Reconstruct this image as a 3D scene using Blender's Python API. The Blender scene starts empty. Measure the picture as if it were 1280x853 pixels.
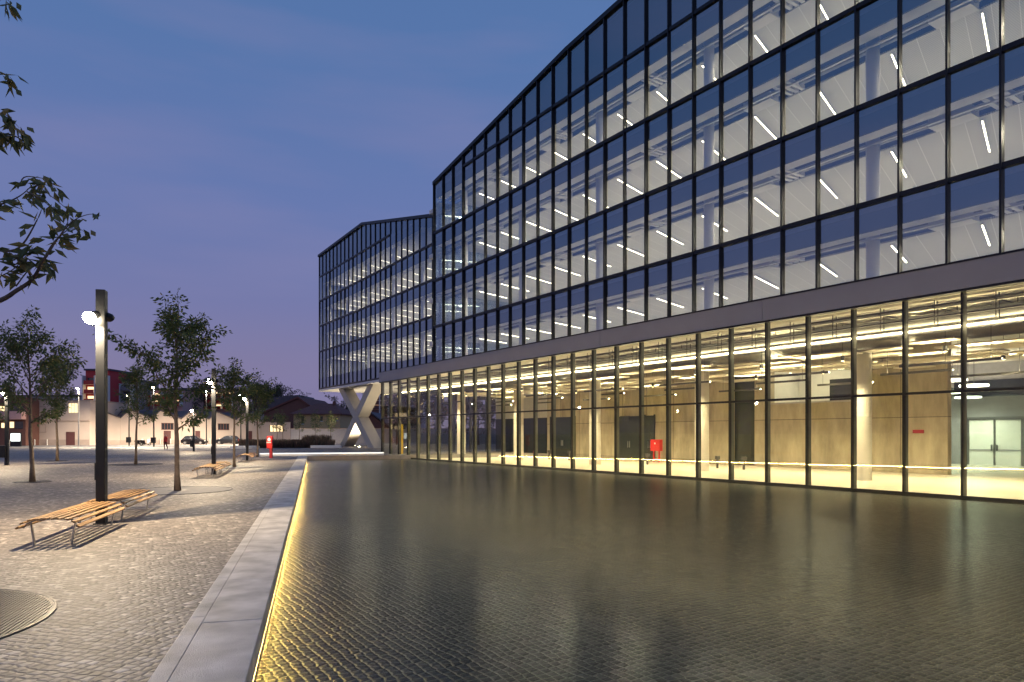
import bpy, math, random
from mathutils import Vector, Matrix

C = bpy.context.scene.collection
S = bpy.context.scene
R = math.radians
PI = math.pi

# ------------------------------------------------------------------ camera
CAM_Z, HOR, FPX = 1.85, 542.0, 853.0
cd = bpy.data.cameras.new('camera'); cam = bpy.data.objects.new('camera', cd); C.objects.link(cam)
cam.location = (0, 0, CAM_Z); cam.rotation_euler = (R(90), 0, 0)
cd.sensor_width = 36.0; cd.lens = 36.0 * FPX / 1280.0
cd.shift_y = (HOR - 426.5) / 1280.0
cd.clip_start = 0.05; cd.clip_end = 6000
S.camera = cam
S.render.engine = 'CYCLES'
S.cycles.max_bounces = 7; S.cycles.diffuse_bounces = 3; S.cycles.glossy_bounces = 4
S.cycles.transparent_max_bounces = 14; S.cycles.transmission_bounces = 4
S.cycles.caustics_reflective = False; S.cycles.caustics_refractive = False
S.cycles.sample_clamp_indirect = 6.0; S.cycles.use_denoising = True

# ------------------------------------------------------------------ dusk sky
W = bpy.data.worlds.new('World'); S.world = W; W.use_nodes = True
nt = W.node_tree; N = nt.nodes; L = nt.links
for n in list(N): N.remove(n)
out = N.new('ShaderNodeOutputWorld'); bg = N.new('ShaderNodeBackground')
sky = N.new('ShaderNodeTexSky'); sky.sky_type = 'NISHITA'; sky.sun_disc = False
sky.sun_elevation = R(-2.0); sky.sun_rotation = R(-150)
tc = N.new('ShaderNodeTexCoord'); sep = N.new('ShaderNodeSeparateXYZ')
ramp = N.new('ShaderNodeValToRGB'); cr = ramp.color_ramp
stops = [(0.0, (.094, .078, .124)), (.07, (.082, .076, .137)), (.17, (.061, .069, .150)), (.30, (.045, .067, .158)), (.48, (.031, .064, .150)), (1.0, (.017, .050, .122))]
while len(cr.elements) < len(stops): cr.elements.new(0.5)
for e, (p, c) in zip(cr.elements, stops): e.position = p; e.color = (*c, 1)
mp = N.new('ShaderNodeMapping'); mp.inputs['Scale'].default_value = (1.3, 1.3, 7.0); mp.inputs['Rotation'].default_value = (R(8), R(6), 0)
nz = N.new('ShaderNodeTexNoise'); nz.inputs['Scale'].default_value = 1.6; nz.inputs['Detail'].default_value = 4
mr = N.new('ShaderNodeMapRange'); mr.inputs[1].default_value = .48; mr.inputs[2].default_value = .78; mr.inputs[4].default_value = .5
mx = N.new('ShaderNodeMix'); mx.data_type = 'RGBA'; mx.inputs['B'].default_value = (.080, .080, .158, 1)
sk = N.new('ShaderNodeMix'); sk.data_type = 'RGBA'; sk.blend_type = 'ADD'; sk.inputs['Factor'].default_value = .06
L.new(tc.outputs['Generated'], sep.inputs[0]); L.new(sep.outputs['Z'], ramp.inputs[0])
L.new(tc.outputs['Generated'], mp.inputs[0]); L.new(mp.outputs[0], nz.inputs['Vector']); L.new(nz.outputs[0], mr.inputs[0])
L.new(mr.outputs[0], mx.inputs['Factor']); L.new(ramp.outputs[0], mx.inputs['A'])
L.new(mx.outputs['Result'], sk.inputs['A']); L.new(sky.outputs[0], sk.inputs['B'])
L.new(sk.outputs['Result'], bg.inputs['Color']); bg.inputs['Strength'].default_value = 1.28
L.new(bg.outputs[0], out.inputs[0])
# the last glow of the set sun, very weak and very soft
sd = bpy.data.lights.new('sun', 'SUN'); sd.energy = .05; sd.angle = R(40); sd.color = (1, .74, .72)
sun = bpy.data.objects.new('sun', sd); C.objects.link(sun); sun.rotation_euler = (R(75), 0, R(-30))
S.view_settings.view_transform = 'Standard'; S.view_settings.look = 'None'
S.view_settings.exposure = 1.0; S.view_settings.gamma = 1.0; S.view_settings.use_curve_mapping = False

# ------------------------------------------------------------------ helpers
def at(px, Y, z=0.0):
    """point at forward distance Y whose bearing is that of column px of the 1280 px photograph"""
    return Vector(((px - 640.0) / FPX * Y, Y, z))
def zat(py, Y): return CAM_Z + (HOR - py) / FPX * Y

class MB:
    def __init__(s): s.v = []; s.f = []; s.m = []
    def add(s, vs, fs, mi=0):
        o = len(s.v); s.v += [tuple(p) for p in vs]; s.f += [tuple(i + o for i in q) for q in fs]; s.m += [mi] * len(fs); return s
    def box(s, x0, x1, y0, y1, z0, z1, mi=0, M=None):
        vs = [Vector(p) for p in ((x0, y0, z0), (x1, y0, z0), (x1, y1, z0), (x0, y1, z0), (x0, y0, z1), (x1, y0, z1), (x1, y1, z1), (x0, y1, z1))]
        if M is not None: vs = [M @ p for p in vs]
        return s.add(vs, [(3, 2, 1, 0), (4, 5, 6, 7), (0, 1, 5, 4), (1, 2, 6, 5), (2, 3, 7, 6), (3, 0, 4, 7)], mi)
    def bar(s, p, q, w, h, mi=0, up=(0, 0, 1)):
        p = Vector(p); q = Vector(q); d = (q - p).normalized(); u = Vector(up)
        if abs(d.dot(u)) > .98: u = Vector((0, 1, 0))
        a = d.cross(u).normalized() * w / 2; b = a.cross(d).normalized() * h / 2
        vs = [p - a - b, p + a - b, p + a + b, p - a + b, q - a - b, q + a - b, q + a + b, q - a + b]
        return s.add(vs, [(0, 1, 2, 3), (7, 6, 5, 4), (0, 4, 5, 1), (1, 5, 6, 2), (2, 6, 7, 3), (3, 7, 4, 0)], mi)
    def tube(s, pts, rs, n=8, mi=0, cap=True):
        pts = [Vector(p) for p in pts]
        if not hasattr(rs, '__len__'): rs = [rs] * len(pts)
        o = len(s.v); ref = Vector((0, 0, 1))
        for i, p in enumerate(pts):
            d = (pts[min(i + 1, len(pts) - 1)] - pts[max(i - 1, 0)]).normalized()
            u = ref if abs(d.dot(ref)) < .9 else Vector((1, 0, 0))
            a = d.cross(u).normalized(); b = d.cross(a).normalized()
            for k in range(n):
                t = 2 * PI * k / n; s.v.append(tuple(p + (a * math.cos(t) + b * math.sin(t)) * rs[i]))
        for i in range(len(pts) - 1):
            for k in range(n):
                k2 = (k + 1) % n
                s.f.append((o + i * n + k, o + i * n + k2, o + (i + 1) * n + k2, o + (i + 1) * n + k)); s.m.append(mi)
        if cap:
            s.f.append(tuple(o + k for k in range(n))[::-1]); s.m.append(mi)
            s.f.append(tuple(o + (len(pts) - 1) * n + k for k in range(n))); s.m.append(mi)
        return s
    def disc(s, c, r, n=40, mi=0):
        c = Vector(c); return s.add([c + Vector((math.cos(2 * PI * k / n) * r, math.sin(2 * PI * k / n) * r, 0)) for k in range(n)], [tuple(range(n))], mi)
    def prism(s, poly, axis_vec, mi=0):
        """extrude a planar polygon (3d points) along a vector"""
        n = len(poly); a = [Vector(p) for p in poly]; b = [p + Vector(axis_vec) for p in a]
        return s.add(a + b, [tuple(range(n))[::-1], tuple(range(n, 2 * n))] + [(k, (k + 1) % n, n + (k + 1) % n, n + k) for k in range(n)], mi)
    def build(s, name, mat, parent=None, smooth=False, loc=None, bevel=0):
        me = bpy.data.meshes.new(name); me.from_pydata(s.v, [], s.f)
        mats = mat if isinstance(mat, (list, tuple)) else [mat]
        for m in mats: me.materials.append(m)
        if len(mats) > 1: me.polygons.foreach_set('material_index', s.m)
        if smooth: me.polygons.foreach_set('use_smooth', [True] * len(me.polygons))
        me.update()
        o = bpy.data.objects.new(name, me); C.objects.link(o)
        if parent is not None: o.parent = parent
        if loc is not None: o.location = loc
        if bevel:
            b = o.modifiers.new('bevel', 'BEVEL'); b.width = bevel; b.segments = 2; b.limit_method = 'ANGLE'; b.angle_limit = R(40)
        return o

def link_mesh(name, src, parent=None, loc=(0, 0, 0), rz=0):
    o = src.copy(); o.name = name; C.objects.link(o); o.parent = parent; o.location = loc; o.rotation_euler = (0, 0, rz); return o
def tag(o, label, cat, group=None, kind=None):
    o['label'] = label; o['category'] = cat
    if group: o['group'] = group
    if kind: o['kind'] = kind
    return o
def thing(name, loc, label, cat, group=None, rz=0):
    o = bpy.data.objects.new(name, None); C.objects.link(o); o.location = loc; o.rotation_euler = (0, 0, rz); o.empty_display_size = .2
    return tag(o, label, cat, group)
def struct(o): o['kind'] = 'structure'; return o
def kids(o): return [c for c in bpy.data.objects if c.parent is o]
def copy_tree(o, parent=None):
    ch = kids(o); c = o.copy(); C.objects.link(c); c.parent = parent
    for k in ch: copy_tree(k, c)
    return c
def lamp(name, kind, energy, color, parent, loc, **kw):
    d = bpy.data.lights.new(name, kind); d.energy = energy; d.color = color
    for k, v in kw.items(): setattr(d, k, v)
    o = bpy.data.objects.new(name, d); C.objects.link(o); o.parent = parent; o.location = loc; return o

# ------------------------------------------------------------------ materials
def newmat(name):
    m = bpy.data.materials.new(name); m.use_nodes = True
    n = m.node_tree.nodes; l = m.node_tree.links
    return m, n, l, n['Principled BSDF']
def pm(name, col, rough=.6, metal=0.0, var=.12, scale=3.0, bump=0.0, bscale=40.0, spec=.5):
    m, n, l, p = newmat(name)
    tc = n.new('ShaderNodeTexCoord')
    nz = n.new('ShaderNodeTexNoise'); nz.inputs['Scale'].default_value = scale; nz.inputs['Detail'].default_value = 5
    l.new(tc.outputs['Object'], nz.inputs['Vector'])
    mr = n.new('ShaderNodeMapRange'); mr.inputs[1].default_value = .25; mr.inputs[2].default_value = .75; mr.inputs[3].default_value = 1 - var; mr.inputs[4].default_value = 1 + var
    l.new(nz.outputs[0], mr.inputs[0])
    mx = n.new('ShaderNodeMix'); mx.data_type = 'RGBA'; mx.blend_type = 'MULTIPLY'; mx.inputs['Factor'].default_value = 1; mx.inputs['A'].default_value = (*col, 1)
    l.new(mr.outputs[0], mx.inputs['B']); l.new(mx.outputs['Result'], p.inputs['Base Color'])
    p.inputs['Roughness'].default_value = rough; p.inputs['Metallic'].default_value = metal; p.inputs['Specular IOR Level'].default_value = spec
    if bump:
        n2 = n.new('ShaderNodeTexNoise'); n2.inputs['Scale'].default_value = bscale; n2.inputs['Detail'].default_value = 4; l.new(tc.outputs['Object'], n2.inputs['Vector'])
        b = n.new('ShaderNodeBump'); b.inputs['Strength'].default_value = bump; b.inputs['Distance'].default_value = .02
        l.new(n2.outputs[0], b.inputs['Height']); l.new(b.outputs[0], p.inputs['Normal'])
    return m
def emit(name, col, strength):
    m = bpy.data.materials.new(name); m.use_nodes = True; n = m.node_tree.nodes; l = m.node_tree.links
    n.remove(n['Principled BSDF']); e = n.new('ShaderNodeEmission'); e.inputs[0].default_value = (*col, 1); e.inputs[1].default_value = strength
    l.new(e.outputs[0], n['Material Output'].inputs[0]); return m
def glass(name, f0, tint, rough=.0, refl=(1, 1, 1)):
    m = bpy.data.materials.new(name); m.use_nodes = True; n = m.node_tree.nodes; l = m.node_tree.links
    n.remove(n['Principled BSDF'])
    g = n.new('ShaderNodeNewGeometry'); d = n.new('ShaderNodeVectorMath'); d.operation = 'DOT_PRODUCT'
    l.new(g.outputs['Normal'], d.inputs[0]); l.new(g.outputs['Incoming'], d.inputs[1])
    def mth(op, a, b=None):
        x = n.new('ShaderNodeMath'); x.operation = op
        for i, v in enumerate((a, b)):
            if v is None: continue
            if isinstance(v, (int, float)): x.inputs[i].default_value = v
            else: l.new(v, x.inputs[i])
        return x.outputs[0]
    f = mth('ADD', mth('MULTIPLY', mth('POWER', mth('SUBTRACT', 1.0, mth('ABSOLUTE', d.outputs['Value'])), 5.0), 1 - f0), f0)
    t = n.new('ShaderNodeBsdfTransparent'); t.inputs[0].default_value = (*tint, 1)
    gl = n.new('ShaderNodeBsdfGlossy'); gl.inputs['Color'].default_value = (*refl, 1); gl.inputs['Roughness'].default_value = rough
    # slight waviness of real panes
    tcx = n.new('ShaderNodeTexCoord'); nz = n.new('ShaderNodeTexNoise'); nz.inputs['Scale'].default_value = .45; nz.inputs['Detail'].default_value = 1
    l.new(tcx.outputs['Object'], nz.inputs['Vector']); b = n.new('ShaderNodeBump'); b.inputs['Strength'].default_value = .25; b.inputs['Distance'].default_value = .01
    l.new(nz.outputs[0], b.inputs['Height']); l.new(b.outputs[0], gl.inputs['Normal'])
    mx = n.new('ShaderNodeMixShader'); l.new(f, mx.inputs[0]); l.new(t.outputs[0], mx.inputs[1]); l.new(gl.outputs[0], mx.inputs[2])
    l.new(mx.outputs[0], n['Material Output'].inputs[0]); return m

def setts(name, scale, base, bright, joint, rough, bumpd, randomness=.5, rot=0.0, wet=False, warm=(.30, .25, .2)):
    """small hewn stone setts: one random tone per stone, dark joints, pillowed relief"""
    m, n, l, p = newmat(name)
    tc = n.new('ShaderNodeTexCoord'); mp = n.new('ShaderNodeMapping'); mp.inputs['Rotation'].default_value = (0, 0, rot)
    l.new(tc.outputs['Object'], mp.inputs[0])
    wz = n.new('ShaderNodeTexNoise'); wz.inputs['Scale'].default_value = 1.1; wz.inputs['Detail'].default_value = 2; l.new(mp.outputs[0], wz.inputs['Vector'])
    wa = n.new('ShaderNodeVectorMath'); wa.operation = 'MULTIPLY_ADD'; wa.inputs[1].default_value = (.12, .12, 0)
    l.new(wz.outputs['Color'], wa.inputs[0]); l.new(mp.outputs[0], wa.inputs[2])
    v1 = n.new('ShaderNodeTexVoronoi'); v1.voronoi_dimensions = '2D'; v2 = n.new('ShaderNodeTexVoronoi'); v2.voronoi_dimensions = '2D'; v2.feature = 'DISTANCE_TO_EDGE'
    for v in (v1, v2):
        v.inputs['Scale'].default_value = scale; v.inputs['Randomness'].default_value = randomness; l.new(wa.outputs[0], v.inputs['Vector'])
    sp = n.new('ShaderNodeSeparateColor'); l.new(v1.outputs['Color'], sp.inputs[0])
    rp = n.new('ShaderNodeValToRGB'); e = rp.color_ramp.elements
    e[0].position = 0; e[0].color = (*[c * .58 for c in base], 1); e[1].position = 1; e[1].color = (*bright, 1)
    for pos, c in ((.45, base), (.8, [c * 1.3 for c in base]), (.92, [c * 1.6 for c in base])):
        x = rp.color_ramp.elements.new(pos); x.color = (*c, 1)
    l.new(sp.outputs[0], rp.inputs[0])
    big = n.new('ShaderNodeTexNoise'); big.inputs['Scale'].default_value = .35; big.inputs['Detail'].default_value = 6; l.new(tc.outputs['Object'], big.inputs['Vector'])
    br = n.new('ShaderNodeMapRange'); br.inputs[1].default_value = .3; br.inputs[2].default_value = .7; br.inputs[3].default_value = .72; br.inputs[4].default_value = 1.22; l.new(big.outputs[0], br.inputs[0])
    m1 = n.new('ShaderNodeMix'); m1.data_type = 'RGBA'; m1.blend_type = 'MULTIPLY'; m1.inputs['Factor'].default_value = 1
    l.new(rp.outputs[0], m1.inputs['A']); l.new(br.outputs[0], m1.inputs['B'])
    jr = n.new('ShaderNodeMapRange'); jr.inputs[1].default_value = .02; jr.inputs[2].default_value = .10; jr.interpolation_type = 'SMOOTHSTEP'; l.new(v2.outputs['Distance'], jr.inputs[0])
    m2 = n.new('ShaderNodeMix'); m2.data_type = 'RGBA'; m2.inputs['A'].default_value = (*joint, 1); l.new(jr.outputs[0], m2.inputs['Factor']); l.new(m1.outputs['Result'], m2.inputs['B'])
    l.new(m2.outputs['Result'], p.inputs['Base Color'])
    fine = n.new('ShaderNodeTexNoise'); fine.inputs['Scale'].default_value = scale * 4; fine.inputs['Detail'].default_value = 3; l.new(mp.outputs[0], fine.inputs['Vector'])
    hr = n.new('ShaderNodeMapRange'); hr.inputs[1].default_value = .0; hr.inputs[2].default_value = .28; hr.interpolation_type = 'SMOOTHSTEP'; l.new(v2.outputs['Distance'], hr.inputs[0])
    ad = n.new('ShaderNodeMath'); ad.operation = 'MULTIPLY_ADD'; ad.inputs[1].default_value = .35; l.new(fine.outputs[0], ad.inputs[0]); l.new(hr.outputs[0], ad.inputs[2])
    ad2 = n.new('ShaderNodeMath'); ad2.operation = 'MULTIPLY_ADD'; ad2.inputs[1].default_value = .5; l.new(sp.outputs[1], ad2.inputs[0]); l.new(ad.outputs[0], ad2.inputs[2])
    b = n.new('ShaderNodeBump'); b.inputs['Strength'].default_value = .8; b.inputs['Distance'].default_value = bumpd
    l.new(ad2.outputs[0], b.inputs['Height']); l.new(b.outputs[0], p.inputs['Normal'])
    p.inputs['Roughness'].default_value = rough
    return m

KROT = math.atan2(.279, .960)
M = {}
M['plaza'] = setts('sett_paving', 10.5, (.228, .200, .176), (.58, .52, .46), (.105, .092, .08), .6, .008, .42, KROT)
M['pond_setts'] = setts('pond_setts', 10.0, (.10, .104, .094), (.21, .21, .185), (.30, .30, .26), .4, .028, .28, -.58)
M['asphalt'] = pm('asphalt', (.10, .10, .105), .8, var=.2, scale=.4, bump=.3, bscale=60)
M['road_concrete'] = pm('road_concrete', (.27, .25, .24), .8, var=.15, scale=.5)
M['granite'] = pm('granite', (.48, .46, .44), .55, var=.42, scale=2.4, bump=.35, bscale=120)
M['granite_side'] = pm('granite_side', (.33, .31, .305), .6, var=.15, scale=3, bump=.3, bscale=90)
M['white_stone'] = pm('white_stone', (.78, .77, .74), .5, var=.05)
M['concrete_disc'] = pm('concrete_disc', (.25, .235, .225), .7, var=.15, scale=4)
M['black_metal'] = pm('black_metal', (.022, .024, .028), .38, .6, var=.15)
M['mullion'] = pm('mullion_metal', (.012, .014, .020), .4, .5, var=.1)
M['fin'] = pm('fin_metal', (.10, .105, .09), .4, .4, var=.1)
M['fascia'] = pm('fascia_metal', (.27, .28, .31), .45, .25, var=.06, scale=.6)
M['spandrel'] = pm('spandrel', (.035, .045, .06), .6, var=.05)
M['slot'] = pm('service_void', (.10, .12, .17), .8, var=.2)
M['white_paint'] = pm('white_paint', (.72, .71, .68), .6, var=.04)
M['pale_floor'] = pm('pale_floor', (.72, .66, .54), .28, var=.08, scale=.8)
M['carpet'] = pm('carpet', (.40, .39, .36), .9, var=.1)
M['core'] = pm('core_wall', (.55, .54, .50), .8, var=.06)
M['soffit'] = pm('soffit', (.66, .62, .54), .7, var=.05)
M['pipe'] = pm('pipe_metal', (.40, .40, .39), .55, .15, var=.1)
M['dark_pipe'] = pm('dark_pipe', (.08, .08, .08), .5, .3)
M['raft'] = pm('acoustic_raft', (.74, .68, .56), .85, var=.12, scale=2)
M['dark_door'] = pm('dark_door', (.018, .024, .022), .3, .2)
M['steel'] = pm('steel', (.45, .44, .42), .35, .9, var=.1)
M['grate'] = pm('grate_iron', (.030, .031, .036), .45, .4, var=.2)
M['red'] = pm('red_paint', (.55, .022, .018), .4, var=.06)
M['red_dark'] = pm('dark_red_paint', (.30, .012, .016), .45, var=.06)
M['yellow'] = pm('yellow_paint', (.75, .52, .05), .45, var=.1)
M['white_mark'] = pm('white_mark', (.80, .78, .72), .5, var=.03)
M['pier'] = pm('pier_concrete', (.46, .43, .38), .8, var=.08, scale=.8, bump=.1)
M['shed_wall'] = pm('shed_render', (.54, .45, .385), .9, var=.09, scale=.35)
M['shed_base'] = pm('shed_base', (.42, .34, .29), .9, var=.15, scale=.8)
M['shed_roof'] = pm('shed_roof', (.10, .085, .095), .8, var=.25, scale=1.5)
M['tile_roof'] = pm('tile_roof', (.17, .065, .050), .85, var=.25, scale=2)
M['brown_wall'] = pm('brown_wall', (.16, .075, .06), .9, var=.15)
M['yellow_wall'] = pm('yellow_wall', (.60, .42, .20), .9, var=.08)
M['red_wall'] = pm('red_render', (.58, .06, .06), .85, var=.1)
M['grey_wall'] = pm('grey_render', (.30, .29, .31), .85, var=.1)
M['pink_wall'] = pm('pink_render', (.70, .42, .37), .85, var=.08)
M['dark_glass'] = pm('dark_window', (.03, .035, .045), .12, var=.1)
M['dark_red_door'] = pm('door_red_brown', (.10, .035, .035), .7)
M['tyre'] = pm('rubber', (.015, .015, .016), .8)
M['car_paint'] = pm('car_paint', (.012, .010, .014), .22, .3)
M['car_paint_grey'] = pm('car_paint_grey', (.018, .02, .026), .22, .3)
M['skin'] = pm('skin', (.50, .33, .26), .6, var=.04)
M['bark'] = pm('bark', (.17, .125, .09), .9, var=.35, scale=9, bump=.5, bscale=25)
M['warm_window'] = emit('lit_window', (1.0, .72, .38), 1.0)
M['screen'] = emit('lit_poster', (.93, 1.0, .97), 1.6)
M['led'] = emit('led_office', (1.0, .86, .60), 13.0)
M['led_wing'] = emit('led_wing', (1.0, .88, .64), 6.0)
M['led_lobby'] = emit('led_lobby', (1.0, .84, .50), 190.0)
M['led_disc'] = emit('led_disc', (1.0, .93, .72), 6.0)
M['led_mezz'] = emit('led_mezzanine', (1.0, .90, .60), 12.0)
M['downlight'] = emit('downlight_lens', (1.0, .80, .40), 12.0)
M['led_cove'] = emit('led_cove', (1.0, .82, .46), 22.0)
M['led_kerb'] = emit('led_kerb', (1.0, .62, .17), 150.0)
M['led_wall'] = emit('led_wall', (1.0, .97, .93), .8)
M['lens'] = emit('lamp_lens', (1.0, .80, .50), 120.0)
M['lens_street'] = emit('street_lamp_lens', (1.0, .78, .50), 70.0)
M['win'] = glass('facade_glass', .31, (.80, .84, .86), refl=(.80, .93, 1.0))
M['lobby_win'] = glass('lobby_glass', .05, (.90, .91, .86))
M['inner_glass'] = glass('inner_glass', .09, (.72, .80, .76))

def perforated():
    m, n, l, p = newmat('perforated_ceiling')
    tc = n.new('ShaderNodeTexCoord')
    br = n.new('ShaderNodeTexBrick'); br.offset = 0; br.inputs['Scale'].default_value = 1; br.inputs['Brick Width'].default_value = .7865; br.inputs['Row Height'].default_value = 30
    br.inputs['Mortar Size'].default_value = .012; br.inputs['Mortar Smooth'].default_value = 0
    br.inputs['Color1'].default_value = (.60, .60, .58, 1); br.inputs['Color2'].default_value = (.55, .55, .54, 1); br.inputs['Mortar'].default_value = (.82, .81, .78, 1)
    mp = n.new('ShaderNodeMapping'); mp.inputs['Rotation'].default_value = (0, 0, R(-17.9)); l.new(tc.outputs['Object'], mp.inputs[0]); l.new(mp.outputs[0], br.inputs['Vector'])
    v = n.new('ShaderNodeTexVoronoi'); v.voronoi_dimensions = '2D'; v.inputs['Randomness'].default_value = .0; v.inputs['Scale'].default_value = 14; l.new(tc.outputs['Object'], v.inputs['Vector'])
    r = n.new('ShaderNodeMapRange'); r.inputs[1].default_value = .12; r.inputs[2].default_value = .3; r.inputs[3].default_value = .74; r.inputs[4].default_value = 1.05; l.new(v.outputs['Distance'], r.inputs[0])
    mx = n.new('ShaderNodeMix'); mx.data_type = 'RGBA'; mx.blend_type = 'MULTIPLY'; mx.inputs['Factor'].default_value = 1
    l.new(br.outputs['Color'], mx.inputs['A']); l.new(r.outputs[0], mx.inputs['B']); l.new(mx.outputs['Result'], p.inputs['Base Color'])
    p.inputs['Roughness'].default_value = .6; return m
M['perf'] = perforated()

def board_concrete():
    m, n, l, p = newmat('fair_faced_concrete')
    tc = n.new('ShaderNodeTexCoord')
    mp = n.new('ShaderNodeMapping'); mp.inputs['Rotation'].default_value = (R(90), 0, 0); l.new(tc.outputs['Object'], mp.inputs[0])
    br = n.new('ShaderNodeTexBrick'); br.offset = 0; br.inputs['Scale'].default_value = 1; br.inputs['Brick Width'].default_value = 2.7; br.inputs['Row Height'].default_value = 2.7
    br.inputs['Mortar Size'].default_value = .02; br.inputs['Color1'].default_value = (.47, .41, .30, 1); br.inputs['Color2'].default_value = (.36, .31, .225, 1); br.inputs['Mortar'].default_value = (.14, .12, .09, 1)
    l.new(mp.outputs[0], br.inputs['Vector'])
    nz = n.new('ShaderNodeTexNoise'); nz.inputs['Scale'].default_value = .9; nz.inputs['Detail'].default_value = 8; nz.inputs['Roughness'].default_value = .65
    m2 = n.new('ShaderNodeMapping'); m2.inputs['Scale'].default_value = (1.2, 1.2, .35); l.new(tc.outputs['Object'], m2.inputs[0]); l.new(m2.outputs[0], nz.inputs['Vector'])
    r = n.new('ShaderNodeMapRange'); r.inputs[1].default_value = .3; r.inputs[2].default_value = .7; r.inputs[3].default_value = .58; r.inputs[4].default_value = 1.25; l.new(nz.outputs[0], r.inputs[0])
    mx = n.new('ShaderNodeMix'); mx.data_type = 'RGBA'; mx.blend_type = 'MULTIPLY'; mx.inputs['Factor'].default_value = 1
    l.new(br.outputs['Color'], mx.inputs['A']); l.new(r.outputs[0], mx.inputs['B']); l.new(mx.outputs['Result'], p.inputs['Base Color'])
    p.inputs['Roughness'].default_value = .75; return m
M['concrete'] = board_concrete()

def wood():
    m, n, l, p = newmat('oiled_wood')
    tc = n.new('ShaderNodeTexCoord'); mp = n.new('ShaderNodeMapping'); mp.inputs['Scale'].default_value = (14, 1.2, 14); l.new(tc.outputs['Object'], mp.inputs[0])
    nz = n.new('ShaderNodeTexNoise'); nz.inputs['Scale'].default_value = 2.2; nz.inputs['Detail'].default_value = 7; l.new(mp.outputs[0], nz.inputs['Vector'])
    rp = n.new('ShaderNodeValToRGB'); e = rp.color_ramp.elements; e[0].position = .3; e[0].color = (.30, .16, .06, 1); e[1].position = .72; e[1].color = (.54, .34, .15, 1)
    l.new(nz.outputs[0], rp.inputs[0])
    g = n.new('ShaderNodeNewGeometry'); r = n.new('ShaderNodeMapRange'); r.inputs[3].default_value = .75; r.inputs[4].default_value = 1.15; l.new(g.outputs['Random Per Island'], r.inputs[0])
    mx = n.new('ShaderNodeMix'); mx.data_type = 'RGBA'; mx.blend_type = 'MULTIPLY'; mx.inputs['Factor'].default_value = 1
    l.new(rp.outputs[0], mx.inputs['A']); l.new(r.outputs[0], mx.inputs['B']); l.new(mx.outputs['Result'], p.inputs['Base Color']); p.inputs['Roughness'].default_value = .5
    return m
M['wood'] = wood()

def leafmat(name, a, b, c):
    m, n, l, p = newmat(name)
    g = n.new('ShaderNodeNewGeometry'); rp = n.new('ShaderNodeValToRGB'); e = rp.color_ramp.elements
    e[0].color = (*a, 1); e[1].color = (*c, 1); x = e.new(.6) if hasattr(e, 'new') else None; x.color = (*b, 1)
    l.new(g.outputs['Random Per Island'], rp.inputs[0]); l.new(rp.outputs[0], p.inputs['Base Color']); p.inputs['Roughness'].default_value = .55
    t = n.new('ShaderNodeBsdfTranslucent'); l.new(rp.outputs[0], t.inputs[0]); ms = n.new('ShaderNodeMixShader'); ms.inputs[0].default_value = .3
    l.new(p.outputs[0], ms.inputs[1]); l.new(t.outputs[0], ms.inputs[2]); l.new(ms.outputs[0], n['Material Output'].inputs[0]); return m
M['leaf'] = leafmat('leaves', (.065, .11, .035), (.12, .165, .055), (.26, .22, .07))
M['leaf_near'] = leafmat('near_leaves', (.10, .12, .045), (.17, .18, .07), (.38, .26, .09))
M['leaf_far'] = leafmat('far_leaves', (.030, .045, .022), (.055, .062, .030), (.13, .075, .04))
M['grass'] = leafmat('ornamental_grass', (.06, .055, .03), (.11, .07, .045), (.16, .085, .065))

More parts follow.
